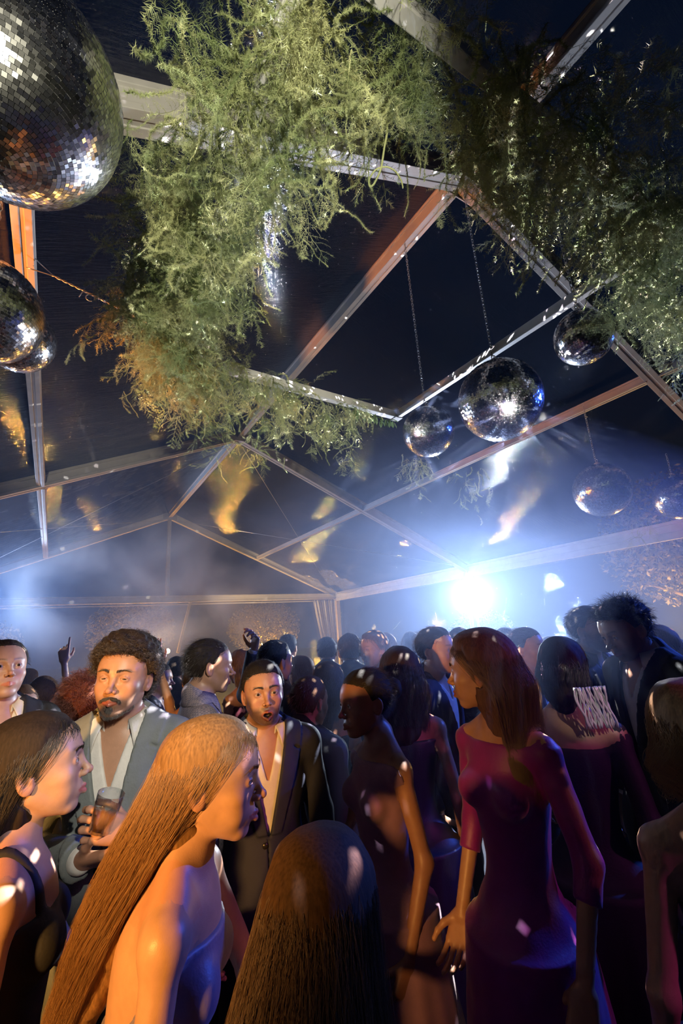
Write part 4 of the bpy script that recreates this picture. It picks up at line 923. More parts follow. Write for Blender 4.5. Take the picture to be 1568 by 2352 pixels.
            if res >= 1:
                b0 = nkf + np.array((.012, 0, -.36)) @ Mb.T; bm = cmat('jacket_button', (.02, .018, .015), .25, bump=0)
                for dz in (0, -.10):
                    bp = nkf + np.array((.016, .2, -.365 + dz)) @ Mb.T
                    for _ in range(40):
                        dd = jacketf(bp[None].astype(np.float32))[0]
                        if dd < .001: break
                        bp = bp - y_ax * max(dd * .8, .001)
                    m = MB(); Mr = np.stack([x_ax, up, y_ax], 1); m.lathe([(0, .0035), (.009, .003), (.0105, .001), (.0105, -.003)], 12, bp, Mr)
                    m.build('button', bm, jk, smooth=True)
        trousers(cmat('dark_trousers', (.02, .022, .03)) if wear != 'suit' else wc)
    else:
        # dresses: neckline cut height zc (below the neck), sleeves none/long
        o = dict(zc=-.11, sleeve=0, back=-.11, flare=.10, strap=0, len=.35, fringe=0); o.update(wear if isinstance(wear, dict) else {})
        def topf(P):
            q = loc(P); d = t0(P) - .006
            z1 = o['back'] + (o['zc'] - o['back']) * np.clip((q[:, 1] + .05) / .08, 0, 1); d = smax(d, q[:, 2] - z1, .004)
            if o['strap']:
                st = np.maximum(np.abs(np.abs(q[:, 0]) - .085) - .008, t0(P) - .007); st = np.maximum(st, -(q[:, 2] + .25)); d = np.minimum(d, st)
            if o['sleeve']:
                for k in 'LR': d = smin(d, sleeve(P, k, .008, cuffcut=o['sleeve']), .02)
            if o.get('high'): d = smin(d, np.maximum(neck0(P) - .006, np.abs(q[:, 2]) - .05), .01)
            p = J['pelvis'].astype(np.float32); hgt = np.clip((p[2] + .0 - P[:, 2]) / p[2], 0, 1)
            r = np.sqrt(((P[:, 0] - p[0]) / 1.18) ** 2 + (P[:, 1] - p[1]) ** 2); an = np.arctan2(P[:, 1] - p[1], P[:, 0] - p[0])
            sk = (r - (.168 + o['flare'] * hgt + .012 * np.sin(an * 9 + sd) * hgt + .006 * np.sin(an * 21 + sd) * hgt)) * .9; sk = np.maximum(sk, P[:, 2] - p[2]); sk = np.maximum(sk, o['len'] - P[:, 2]); d = smin(d, sk, .05); lg = np.minimum(leg0(P, 'L', .014), leg0(P, 'R', .014)); d = smin(d, np.maximum(lg, (p[2] - .30) - P[:, 2]), .04)
            return d - fold(P, .0035, sd + 7, 16)
        a = J['pelvis']; rr = .30 + o['flare']; lo2 = np.minimum(lo, [a[0] - rr, a[1] - rr, 0]); hi2 = np.maximum(hi, [a[0] + rr, a[1] + rr, 0]); lo2[2] = max(.03, o['len'] - .03); hi2[2] = nk[2] + .1
        V, F = surface(topf, lo2, hi2, max(rs, .008)); dr = link('dress', mesh_np('dress', V, F), wc, root)
        for k, q in (('R', 1), ('L', -1)):
            an = J['an' + k]
            def sf(P): return np.maximum(smin(ell(P, an + [0, .10, -.055], (.040, .10, .028)), ell(P, an + [0, -.01, -.03], (.034, .05, .05)), .02), -(P[:, 2] - .012))
            V, F = surface(sf, an - [.09, .14, .085], an + [.1, .24, .07], .012); link('shoe', mesh_np('shoe', V, F), cmat('black_leather', (.012, .012, .013), .3, bump=.1), root)
def collar(sh_, J, mat, Mb, nk, t0, neck0):
    # standing band round the neck and a folded leaf with two points
    n = 48; rows = [[], [], [], [], []]; a0 = .52
    def out(p, d, fn, off):
        for _ in range(14):
            v = fn(p[None].astype(np.float32))[0] - off
            if abs(v) < .0006: break
            p = p - d * v
        return p
    for i in range(n + 1):
        a = a0 + (2 * math.pi - 2 * a0) * i / n; ca, sa = math.cos(a), math.sin(a); d = Mb @ np.array([sa, ca, 0.]); fr = max(0, ca) ** 1.5; bk = max(0, -ca)
        zt = .050 + .010 * bk - .010 * fr; c = nk + Mb @ np.array([0, 0, -.004 - .022 * fr])
        b0 = out(c + d * .10, d, neck0, .006); top = out(c + Mb @ np.array([0, 0, zt]) + d * .10, d, neck0, .010)
        tip = fr * 1.0; lf = c + Mb @ np.array([0, 0, -.012 * bk + .004]) + d * .10; lf = out(lf, d, lambda P: np.minimum(neck0(P) - .014, t0(P) - .006), .004)
        if tip > .25: lf = out(lf + Mb @ np.array([np.sign(sa) * .030 * tip, .008, -.058 * tip]), Mb @ np.array([0, 1., 0]), t0, .011)
        rows[0].append(b0); rows[1].append((b0 + top) / 2); rows[2].append(top); rows[3].append((top + lf) / 2 + d * .005); rows[4].append(lf)
    V = np.array(rows).reshape(-1, 3); m = n + 1; F = [[r * m + i, r * m + i + 1, (r + 1) * m + i + 1, (r + 1) * m + i] for r in range(4) for i in range(n)]
    o = link('collar', mesh_np('collar', V, np.array(F)), mat, sh_); md = o.modifiers.new('t', 'SOLIDIFY'); md.thickness = .002; md.offset = 0
def print_cloth():
    if 'print' in CM: return CM['print']
    m = pbr('small_patterned_shirt', (.24, .20, .22), .8, 0, .1, 30, .3); n, l = m.node_tree.nodes, m.node_tree.links
    mx = [q for q in n if q.bl_idname == 'ShaderNodeMix'][0]; tc = [q for q in n if q.bl_idname == 'ShaderNodeTexCoord'][0]
    vo = n.new('ShaderNodeTexChecker'); vo.inputs['Scale'].default_value = 110; vo.inputs[1].default_value = (.30, .24, .25, 1); vo.inputs[2].default_value = (.17, .15, .19, 1)
    l.new(tc.outputs['Object'], vo.inputs['Vector']); l.new(vo.outputs[0], mx.inputs[6]); CM['print'] = m; return m

# --- hair
def scalp_ok(Q, line=0.0, nape=0.0):
    """True where hair grows (head space)."""
    x, y, z = np.abs(Q[:, 0]), Q[:, 1], Q[:, 2]
    front = .070 + line - .25 * np.clip(x - .045, 0, 1) * 1.0
    hl = np.where(y > .028, front + (x > .055) * -.012, np.where(y > .006, np.interp(y, [.006, .028], [.020, .045]), np.where(y > -.030, .018, -.060 - nape)))
    return z > hl
def scalp_points(hd, J, f, n, rng, line=0.0, nape=0.0):
    d = rng.normal(size=(n * 4, 3)); d /= np.linalg.norm(d, axis=1)[:, None]; hs = J['hs']
    Q = np.array([0, -.012, .02]) + d * [.08, .10, .092]
    P = (Q * hs) @ J['headM'].T + J['headC']
    for _ in range(3): dd, g = grad(hd, P.astype(np.float32)); P = P - g * dd[:, None]
    Q = (P - J['headC']) @ J['headM'] / hs; ok = scalp_ok(Q, line + rng.normal(0, .003, len(Q)), nape); P, Q, g = P[ok][:n], Q[ok][:n], g[ok][:n]
    return P, Q, g
def n_str(strands, res): return strands if strands is not None else {0: 700, 1: 2200, 2: 6500}[res]
def make_hair(root, J, f, style, hc, res, hd, full, rng, path, o, strands):
    if style == 'none': return
    hm, bm = hmat(hc); hs = J['hs']; Mh = J['headM'].astype(np.float32); hcf = J['headC'].astype(np.float32); seed = rng.randint(1000)
    vol = o.get('vol', .010) * (.7 if style == 'long' and n_str(strands, res) > 1000 else 1); curly = o.get('curl', 0.0); line = o.get('line', 0.0); nape = o.get('nape', .0); top = o.get('top', 0.0)
    def inner(P):
        Q = (P - hcf) @ Mh / hs; x, y, z = np.abs(Q[:, 0]), Q[:, 1], Q[:, 2]
        
        
        hl = np.interp(y, [-.045, -.025, -.004, .010, .026, .034, .09], [-.070 - nape, .012, .016, .014, .045, .064 + line, .078 + line]) - .006 * np.clip((x - .045) / .01, 0, 1)
        e = np.clip((z - hl) / .035, .12, 1) ** .7
        d = head_sdf(Q, {**f, 'ears': 0}) - (vol + top * np.clip(z / .1, 0, 1)) * e + e * (.002 + vol * .22) * (wob(Q, 48, seed) + (.9 * wob(Q, 120, seed + 4) if curly else .3 * wob(Q * np.array([1, .4, .4], np.float32), 160, seed + 4)))
        return smax(d, (hl + .004 * wob(Q, 90, seed) - z) * .9, .006) * hs
    segs = []
    if style in ('long', 'bun') and path is not None:
        path = [np.array(p, float) + J['headC'] for p in path]; rad = o.get('rad', [.06] * len(path))
    def volume(P):
        d = inner(P)
        if style == 'long' and path is not None:
            e = None
            for i in range(len(path) - 1):
                c = cone(P, path[i], path[i+1], rad[i] * .80, rad[i+1] * .80); e = c if e is None else smin(e, c, .03)
            e = e + .005 * wob(P * np.array([1, 1, .35], np.float32), 60, seed) + .003 * wob(P * np.array([1, 1, .3], np.float32), 130, seed + 1)
            d = smin(d, np.maximum(e, -(hd(P) - .003)), .03)
        if style == 'bun': d = smin(d, ell(P, J['headC'] + J['headM'] @ np.array(o.get('bun', (0, -.125, .03))) * hs, np.array((.045, .04, .045))) + .004 * wob(P, 90, seed), .012)
        return d
    lo = J['headC'] - .20; hi = J['headC'] + .20
    if path is not None and style == 'long':
        pp = np.array(path); lo = np.minimum(lo, pp.min(0) - max(rad) - .02); hi = np.maximum(hi, pp.max(0) + max(rad) + .02)
    V, F = surface(volume, lo, hi, {0: .009, 1: .0065, 2: .005}[res] * (1.2 if style == 'long' else 1), project=True); me = mesh_np('hair', V, F); hb_ = link('hair', me, bm, root)
    n = strands if strands is not None else {0: 700, 1: 2200, 2: 6500}[res]
    if not n: return
    P, Q, g = scalp_points(hd, J, f, n, rng, line, nape); n = len(P); rw = {0: .00060, 1: .00040, 2: .00026}[res]
    hM = J['headM']
    if style in ('short', 'bun') or path is None:
        L = o.get('len', .018) * rng.uniform(.55, 1.25, n) * (1 + .6 * np.clip(Q[:, 2] / .1, 0, 1)); K = 9 if curly else 5; rw *= 1.0 + .9 * curly
        comb = np.array(o.get('comb', (0, .1, .25) if curly else (0, -.6, -.2))); side = np.stack([np.sign(Q[:, 0]) * .3, np.zeros(n), -.5 * np.ones(n)], 1)
        fl = (comb + side * (1 - np.clip(Q[:, 2] / .07, 0, 1))[:, None]) @ hM.T
        d = g * o.get('lift', .26) + fl + rng.normal(0, .18 + curly * .3, (n, 3)) + .35 * np.stack([wob(Q.astype(np.float32), 70, seed + i) for i in range(3)], 1); d /= np.linalg.norm(d, axis=1)[:, None]
        pts = [P]; p = P + g * (vol * .35); ph = rng.uniform(0, 6.28, n); u = np.cross(d, g); u /= np.linalg.norm(u, axis=1)[:, None] + 1e-9; w = np.cross(u, d); f1 = rng.uniform(.8, 1.3, n)
        for k in range(1, K):
            t = k / (K - 1); q = p + d * (L * t)[:, None] + g * (vol * .7 * math.sin(t * 1.6)) - np.array([0, 0, 1]) * (L * .25 * t * t)[:, None]
            if curly: a = ph + t * 7 * curly * f1; q = q + (u * np.cos(a)[:, None] + w * np.sin(a)[:, None]) * (.0075 * curly * min(1, t * 2))
            pts.append(q)
        pts = np.stack(pts, 1); curves_obj('hair_strands', pts, np.linspace(1, .35, K) * rw, hm, root); return
    # long hair: from the scalp, combed to the path and down along it
    K = 26; pp = np.array(path); seg = np.linalg.norm(np.diff(pp, axis=0), axis=1); cum = np.concatenate([[0], np.cumsum(seg)]) / seg.sum()
    ends = rng.uniform(o.get('short', .72), 1.0, n); clump = rng.randint(0, max(8, n // 14), n); nc = clump.max() + 1
    ca = rng.uniform(0, 2 * math.pi, nc); cr_ = rng.uniform(.70, 1.06, nc); an = ca[clump] + rng.normal(0, .10, n); rr = np.clip(cr_[clump] + rng.normal(0, .04, n), 0, 1.12)
    # roots on a side of the head keep to that side of the fall
    up = np.array([0, 0, 1.]); tg = pp[1] - pp[0]; tg /= np.linalg.norm(tg); u = np.cross(tg, np.array(o.get('ref', (1., 0, 0)))); u /= np.linalg.norm(u); w = np.cross(u, tg)
    relP = P - pp[0]; a0 = np.arctan2(relP @ w, relP @ u); an = a0 + rng.normal(0, .5, n) + (an - ca[clump]); ca2 = rng.uniform(-.25, .25, nc)[clump]; an += ca2
    pts = np.zeros((n, K, 3)); rho = np.array(rad)
    wave = o.get('wave', .004); wf = rng.uniform(5, 8, nc)[clump]; wp = rng.uniform(0, 6.28, nc)[clump]
    for k in range(K):
        t = k / (K - 1) * ends; c = np.stack([np.interp(t, cum, pp[:, i]) for i in range(3)], 1); rk = np.interp(t, cum, rho)
        q = c + (u * np.cos(an)[:, None] + w * np.sin(an)[:, None]) * (rr * rk)[:, None]
        q += u * (wave * np.sin(wf * t * 3 + wp) * t)[:, None] + w * (wave * np.cos(wf * t * 2.6 + wp) * t)[:, None]
        yh = hM[:, 1]; fc = (q - c) @ yh; q = q - yh * (np.maximum(fc, 0) * (.85 - .5 * o.get('front', 0)))[:, None]
        b = np.clip(t / o.get('join', .30), 0, 1); b = (b * b * (3 - 2 * b))[:, None]; arc = P + g * (vol + .005) + (np.array([0, 0, -1.]) * .15) * t[:, None]
        pts[:, k] = arc * (1 - b) + q * b
        if k == 0: pts[:, 0] = P
    fl = pts[:, 1:].reshape(-1, 3)
    for _ in range(2):
        dd, gg = grad(full, fl.astype(np.float32), .004); push = np.clip(.006 - dd, 0, .08); fl = fl + gg * push[:, None]
    pts[:, 1:] = fl.reshape(n, K - 1, 3)
    for _ in range(2): pts[:, 1:-1] = (pts[:, :-2] + pts[:, 1:-1] * 2 + pts[:, 2:]) / 4
    curves_obj('hair_strands', pts, np.linspace(1, .4, K) * rw * 1.15, hm, root)
# ------------------------------------------------------------------ the crowd
TP = time.time()
grey_wool = cmat('grey_suit_wool', (.17, .19, .19), .8, bump=.5)
navy_wool = cmat('navy_suit_wool', (.018, .022, .045), .75); black_wool = cmat('black_suit_wool', (.012, .013, .018), .75)
dusk = cmat('lavender_satin', (.20, .17, .26), .45, sheen=.3); mauve = cmat('mauve_crepe', (.19, .10, .17), .7, sheen=.2)
magenta = cmat('magenta_satin', (.21, .012, .20), .5, sheen=.3); darkblue = cmat('midnight_blue_satin', (.02, .03, .07), .5); blackd = cmat('black_crepe', (.014, .014, .018), .7)
wine = cmat('wine_red_crepe', (.12, .02, .03), .7)
TAN, PALE, OLIVE, DEEP = (.46, .25, .155), (.52, .30, .20), (.40, .22, .14), (.24, .12, .08)

p_grey = person('man in grey suit and open white shirt, curly dark hair, moustache, hands before chest', 285, 1556, 1.50, -16, hc='dark', skin=TAN, wear='suit', wc=grey_wool, res=2,
    stubble=.45, tache=True, hroll=-5, hyaw=-4, pitch=-2, face=dict(deepv=1, eye=.45, smile=1, jaw=.96), hopt=dict(curl=1, vol=.021, len=.017, top=.016, lift=.4), strands=12000, gaze=(10, 4),
    arms=dict(R=((.09, .00, -.27), (-.150, .245, -.225)), L=((.10, .02, -.26), (-.055, .26, -.17))),
    hands=dict(R=dict(d=(.93, .30, .10), n=(-.1, -.55, .85), thumb=-1, curl=(.25, .3, .35, .4, .2)), L=dict(d=(-.75, .45, .40), n=(-.3, -.8, -.3), thumb=1, curl=(.7, .8, .85, .9, .5))))
person('woman in profile with very long honey blonde hair and bare back, lavender strapless dress', 488, 1784, .98, 78, hair='long', hc='honey', fem=1, skin=PALE, res=2, lean=(0, .15), pitch=4, hroll=0,
    wear=dict(zc=-.10, back=-.27, flare=.07), wc=dusk, arms=dict(R=((.055, -.02, -.27), (.03, .02, -.52)), L=((.05, .10, -.25), (.0, .28, -.30))), face=dict(eye=.8),
    hairpath=[(0, -.035, .03), (-.01, -.075, -.07), (-.015, -.185, -.25), (-.02, -.29, -.46)], hopt=dict(rad=[.088, .092, .075, .038], vol=.012, wave=.010, join=.34, short=.7), strands=11000)
person('woman at left in profile, long dark hair and dark dress, nearest the left edge', 84, 1762, 1.08, 84, hair='long', hc='dark', fem=1, skin=PALE, res=2, pitch=-6,
    wear=dict(zc=-.12, back=-.12, flare=.05, strap=1), wc=blackd, hairpath=[(0, -.035, .03), (-.02, -.06, -.07), (-.03, -.08, -.22), (-.03, -.10, -.38)], hopt=dict(rad=[.09, .10, .09, .05], vol=.012, wave=.008), strands=8000,
    arms=dict(R=((.06, -.02, -.26), (.04, .16, -.36)), L=((.05, .10, -.25), (.0, .28, -.30))), hands=dict(R=dict(curl=.5)))
person('woman seen from behind at the bottom edge, long wavy brown hair and bare shoulders', 742, 2098, .74, 160, hair='long', hc='brown', fem=1, skin=PALE, res=2, pitch=8,
    wear=dict(zc=-.16, back=-.34, flare=.05), wc=blackd, hairpath=[(0, -.03, .02), (0, -.07, -.10), (0, -.095, -.26), (.0, -.11, -.46)], hopt=dict(rad=[.095, .115, .12, .09], vol=.016, wave=.012, short=.75), strands=11000)
person('man in small patterned shirt in profile, short dark hair, behind the man in grey', 482, 1530, 2.12, 98, hc='dark', skin=OLIVE, wear='shirt', shirt='print', res=1, pitch=4, stubble=.2, face=dict(eye=.8), hopt=dict(vol=.008), build=1.06)
person('bearded man with open mouth, dark suit and open white shirt', 604, 1590, 1.85, 8, hc='black', skin=TAN, wear='suit', wc=navy_wool, res=2, stubble=.85, pitch=-2, hroll=2, face=dict(open=.8, eye=1.15, deepv=1), hopt=dict(vol=.010, len=.014, lift=.2, comb=(0, -1, 0)), strands=7000)
person('woman in mauve dress looking left, black hair tied in a low bun', 838, 1612, 1.74, -62, hair='bun', hc='black', fem=1, skin=DEEP, wear=dict(zc=-.05, back=-.20, flare=.10, high=0), wc=mauve, res=1, pitch=2, hopt=dict(vol=.006, len=.02, lift=.08, comb=(0, -1, -.1)),
    arms=dict(L=((.05, -.03, -.27), (.05, .06, -.50)), R=((.05, .04, -.27), (.0, .22, -.34))))
person('woman seen from behind with a mass of dark loose hair, behind the mauve dress', 922, 1552, 2.14, 172, hair='long', hc='dark', fem=1, skin=OLIVE, wear=dict(zc=-.10, flare=.08), wc=darkblue, res=1, hairpath=[(0, -.03, .03), (0, -.06, -.08), (0, -.08, -.22)], hopt=dict(rad=[.105, .125, .10], vol=.028, wave=.012), strands=3500)
person('woman in magenta dress standing before the bright lamp, long loose hair rimmed with light', 1104, 1540, 1.50, -104, hair='long', hc='brown', fem=1, skin=OLIVE, wear=dict(zc=-.055, back=-.06, flare=.10, sleeve=.35), wc=magenta, res=2,
    twist=62, hyaw=0, hairpath=[(0, -.03, .03), (0, -.06, -.07), (0, -.075, -.22), (.01, -.085, -.34)], hopt=dict(rad=[.098, .105, .085, .05], vol=.026, wave=.010), strands=7000)
person('tall man in dark suit at right bending his head, collar open', 1432, 1446, 1.96, -48, hc='black', skin=OLIVE, wear='suit', wc=black_wool, res=1, pitch=20, stubble=.3, face=dict(deepv=1, eye=.5), hopt=dict(vol=.018, curl=.5, len=.026), shirt='white')
person('man with rim lit cheek facing the tall man at right', 1356, 1446, 2.42, 62, hc='black', skin=OLIVE, wear='suit', wc=black_wool, res=1, shirt='black', stubble=.5, hopt=dict(vol=.008))
person('person with curly honey hair cut by the right edge, bare shoulder', 1596, 1690, 1.10, -160, hair='long', hc='honey', fem=1, skin=PALE, wear=dict(zc=-.14, back=-.22, flare=.1), wc=blackd, res=1, hairpath=[(0, -.03, .03), (0, -.05, -.05), (0, -.06, -.12)], hopt=dict(rad=[.10, .12, .09], vol=.028, wave=.02), strands=5000)
person('man with high forehead at the left edge, head tipped back', 6, 1540, 1.86, 14, hc='dark', skin=PALE, wear='suit', wc=black_wool, res=1, pitch=-12, hopt=dict(vol=.010, line=.01))
person('young woman with slicked back hair looking at the lens from the left edge', 44, 1628, 2.42, 12, hair='bun', hc='brown', fem=1, skin=TAN, wear=dict(zc=-.10), wc=blackd, res=1, hopt=dict(vol=.006, lift=.08, comb=(0, -1, 0)), face=dict(eye=1.1))
person('person with curly reddish hair seen from behind, left of the man in grey', 196, 1618, 2.2, 165, hair='short', hc='red', fem=1, skin=TAN, wear=dict(zc=-.08), wc=wine, res=1, hopt=dict(curl=1, vol=.022, len=.035), strands=4000)
person('man with raised arm and loosely closed hand, dark hair, behind the bearded man', 634, 1520, 2.70, 128, hc='black', skin=OLIVE, wear='suit', wc=navy_wool, res=0, arms=dict(L=((.12, .02, .02), (.03, .02, .27))), hands=dict(L=dict(d=(-.1, .1, 1), n=(0, -1, 0), thumb=1, curl=(.5, .7, .8, .9, .5))))
person('woman with chestnut hair falling over her face, behind the bearded man', 690, 1546, 3.3, -150, hair='long', hc='chestnut', fem=1, skin=TAN, wear=dict(zc=-.10), wc=blackd, res=0, hairpath=[(0, -.03, .03), (0, -.06, -.08), (0, -.08, -.2)], hopt=dict(rad=[.09, .10, .07], vol=.014), strands=1500)
person('woman with lamp rimmed brown hair to her shoulder, left of the mauve dress', 756, 1570, 2.62, 158, hair='long', hc='brown', fem=1, skin=TAN, wear=dict(zc=-.08), wc=blackd, res=0, hairpath=[(0, -.03, .03), (0, -.06, -.08), (0, -.08, -.2)], hopt=dict(rad=[.09, .10, .07], vol=.014), strands=1800)
person('man in black suit with white shirt collar showing, back half turned', 712, 1612, 2.30, 140, hc='brown', skin=TAN, wear='suit', wc=black_wool, res=0, pitch=6)
crowd = [
 ('dark haired man below the far corner leg, back turned', 752, 1497, 3.95, 172, 'short', 'black', 0, black_wool),
 ('short haired man with white collar under the far corner leg', 803, 1496, 3.25, -175, 'short', 'dark', 0, black_wool),
 ('woman with lit cheek and loose hair right of the corner leg', 858, 1492, 3.2, -48, 'long', 'brown', 1, darkblue),
 ('woman with blonde hair behind the one with lit cheek', 889, 1488, 4.0, 170, 'long', 'blonde', 1, blackd),
 ('bearded man in dark suit in profile just left of the lamp beam', 1003, 1494, 2.45, 62, 'short', 'black', 0, navy_wool),
 ('person half hidden left of the magenta dress, rim lit head', 1060, 1490, 2.8, 165, 'short', 'dark', 0, black_wool),
 ('man with lit collar right of the magenta dress', 1212, 1490, 2.72, 66, 'short', 'dark', 0, black_wool),
 ('woman with curly rim lit hair second from the right edge', 1508, 1492, 2.45, -128, 'long', 'chestnut', 1, blackd),
 ('person with rim lit shoulder in the second row at the right edge', 1556, 1508, 3.1, 150, 'short', 'brown', 0, black_wool),
 ('man with dim blue profile between the grey suit and the patterned shirt', 366, 1562, 3.6, 74, 'short', 'dark', 0, navy_wool),
 ('small far man behind the raised hand', 662, 1488, 4.3, 160, 'short', 'black', 0, black_wool),
 ('far woman left of the bearded man with loose brown hair', 552, 1532, 3.4, -140, 'long', 'brown', 1, wine),
 ('far man in the gap above the loose dark hair', 944, 1482, 4.4, 175, 'short', 'dark', 0, navy_wool),
 ('far man directly below the bright lamp', 1162, 1482, 3.3, -170, 'short', 'black', 0, black_wool),
 ('far woman beside the lit collar, dark hair', 1262, 1496, 4.1, 170, 'long', 'dark', 1, blackd),
 ('far man in the smoke left of the raised pointing hand', 62, 1568, 4.1, 150, 'short', 'brown', 0, navy_wool),
 ('far woman in the smoke behind the reddish hair', 232, 1572, 3.6, 175, 'long', 'dark', 1, wine),
 ('far man in the smoke right of the grey suit', 405, 1540, 4.2, 160, 'short', 'dark', 0, black_wool),
]
for lab, px, py, d, yaw, hr, hc, fem, w in crowd:
    kw = {}
    if hr == 'long': kw = dict(hairpath=[(0, -.03, .03), (0, -.06, -.08), (0, -.08, -.22)], hopt=dict(rad=[.09, .10, .065], vol=.014))
    person(lab, px, py, d, yaw, hair=hr, hc=hc, fem=fem, skin=(TAN, PALE, OLIVE)[px % 3], wear=dict(zc=-.08) if fem else 'suit', wc=w, res=0, group='guests in the back of the crowd', strands=900, **kw)
person('guest pointing one finger up, arm raised in the smoke at left', 98, 1598, 3.05, 160, hc='brown', hair='short', skin=PALE, wear=dict(zc=-.09), fem=1, wc=blackd, res=0, arms=dict(R=((.02, .04, .16), (-.02, .02, .42))), hands=dict(R=dict(d=(.1, 0, 1), n=(0, 1, 0), thumb=1, curl=(.02, .9, 1, 1, .6))))
person('guest reaching a thin arm up with two fingers, behind the patterned shirt', 452, 1565, 2.9, 165, hc='dark', hair='short', skin=PALE, wear=dict(zc=-.09), fem=1, wc=wine, res=0, arms=dict(L=((.03, .04, .10), (.10, .02, .33))), hands=dict(L=dict(d=(.2, 0, 1), n=(0, 1, 0), thumb=1, curl=(.1, .2, .9, .9, .6))))
def glass_mat(name, tint):
    m, n, l = new_mat(name); n.remove(n['Principled BSDF']); lw = n.new('ShaderNodeLayerWeight'); lw.inputs[0].default_value = .25; t = n.new('ShaderNodeBsdfTransparent'); t.inputs[0].default_value = tint
    g = n.new('ShaderNodeBsdfGlossy'); g.inputs['Roughness'].default_value = .03; x = n.new('ShaderNodeMixShader'); l.new(lw.outputs['Facing'], x.inputs[0]); l.new(t.outputs[0], x.inputs[1]); l.new(g.outputs[0], x.inputs[2]); l.new(x.outputs[0], n['Material Output'].inputs[0]); return m
# the glass in the hands of the man in grey
r_, J_, f_, fu_ = p_grey
gp = (J_['wrL'] + J_['wrR']) / 2 + np.array([0, .055, .055]); gl_root = empty('drinking_glass', Matrix.LocRotScale(r_.location, r_.rotation_euler, None) @ Vector(gp)); tag(gl_root, 'small clear drinking glass held by the man in grey', 'glass')
gm = glass_mat('clear_glass', (.95, .97, .98, 1))
m = MB(); m.lathe([(0, 0), (.026, 0), (.031, .05), (.034, .09), (.0325, .09), (.0295, .05), (.0245, .006), (0, .006)], 28); m.build('tumbler', gm, gl_root, smooth=True)
m = MB(); m.lathe([(0, .0065), (.0242, .0065), (.0285, .045), (0, .045)], 24); m.build('drink', glass_mat('pale_drink', (.95, .82, .55, 1)), gl_root, smooth=True); gl_root.rotation_euler = (.2, .25, 0)
# woman with the silver fringe on her top
r26, J26, f26, full26 = person('woman in a black top with a panel of shining silver fringe', 1296, 1536, 1.78, 165, hair='long', hc='dark', fem=1, skin=TAN, wear=dict(zc=-.07, sleeve=.9), wc=blackd, res=0, hairpath=[(0, -.03, .03), (0, -.06, -.06), (0, -.06, -.12)], hopt=dict(rad=[.09, .09, .06], vol=.012), strands=1500)
sil = cmat('silver_fringe', (.80, .80, .76), .35, metal=.3, bump=0)
lamp('stage_gap_light', 'SPOT', (0.15, -1.6, 3.05), 110, (1.0, .96, .85), at_depth(1355, 1612, 1.66), spot_size=R_(4.6), spot_blend=.3, shadow_soft_size=.02)
c0 = at_depth(1350, 1578, 1.585); rt = RW @ np.array([1, .03, 0]); rt[2] = 0; fw = EYE - c0; fw[2] = 0; fw /= np.linalg.norm(fw); rr = random.Random(9)
Minv = np.array(Matrix.LocRotScale(r26.location, r26.rotation_euler, None).inverted())
tl = lambda p: (Minv[:3, :3] @ p + Minv[:3, 3])
for i in range(26):
    m = MB(); x = -.052 + .104 * i / 25; pts = []; ph = rr.uniform(0, 6); 
    for k in range(12):
        t = k / 11; pts.append(tl(c0 + rt * (x + .022 * t + .006 * math.sin(ph + t * 7)) + fw * (.006 * math.sin(ph * 2 + t * 5)) - np.array([0, 0, .135 * t])))
    m.tube(pts, [.0034] * 11 + [.0012], 5); m.build('fringe_strand', sil, r26, smooth=True)
print('people %.1f s' % (time.time() - TP))

if 0:
    for i in range(len(PLOG)):
        for j in range(i):
            d = math.hypot(PLOG[i][0] - PLOG[j][0], PLOG[i][1] - PLOG[j][1])
            if d < .42: print('NEAR %.2f | %s | %s | (%.2f %.2f) (%.2f %.2f)' % (d, PLOG[j][3][:38], PLOG[i][3][:38], *PLOG[j][:2], *PLOG[i][:2]))
# ------------------------------------------------------------------ the lamp itself, haze and sparkle
mh = empty('moving_head_lamp', SPOT_POS); tag(mh, 'bright white moving head lamp on a stand above the crowd', 'stage lamp')
_q = np.array(Vector(_dir).to_track_quat('Z', 'Y').to_matrix())
blk = pbr('lamp_black_plastic', (.02, .02, .022), .45)
m = MB(); m.lathe([(0, -.16), (.07, -.15), (.095, -.08), (.115, .02), (.128, .09), (.132, .19), (.126, .19), (.118, .10), (.112, .085)], 28, (0, 0, 0), _q); m.build('lamp_head', blk, mh, smooth=True)
m = MB(); m.lathe([(0, .105), (.06, .103), (.112, .096)], 28, (0, 0, 0), _q); m.build('lens', emit('lamp_lens_glow', (.80, .88, 1.0), 900), mh, smooth=True)
m = MB()
for s in (-1, 1): m.box((0, 0, 0) + _q @ np.array([s * .125, 0, -.02]) + np.array([0, 0, -.09]), (.03, .07, .28))
m.box((0, 0, -.24), (.28, .2, .07)); m.build('yoke', blk, mh, bevel=.01)
m = MB(); m.tube([(0, 0, -.28), (0, 0, -SPOT_POS[2] + .35)], .022, 10)
for k in range(3):
    a = k * 2.094 + .5; m.tube([(0, 0, -SPOT_POS[2] + .75), (.55 * math.cos(a), .55 * math.sin(a), -SPOT_POS[2] + .02)], .014, 8)
m.build('stand', blk, mh, smooth=True)

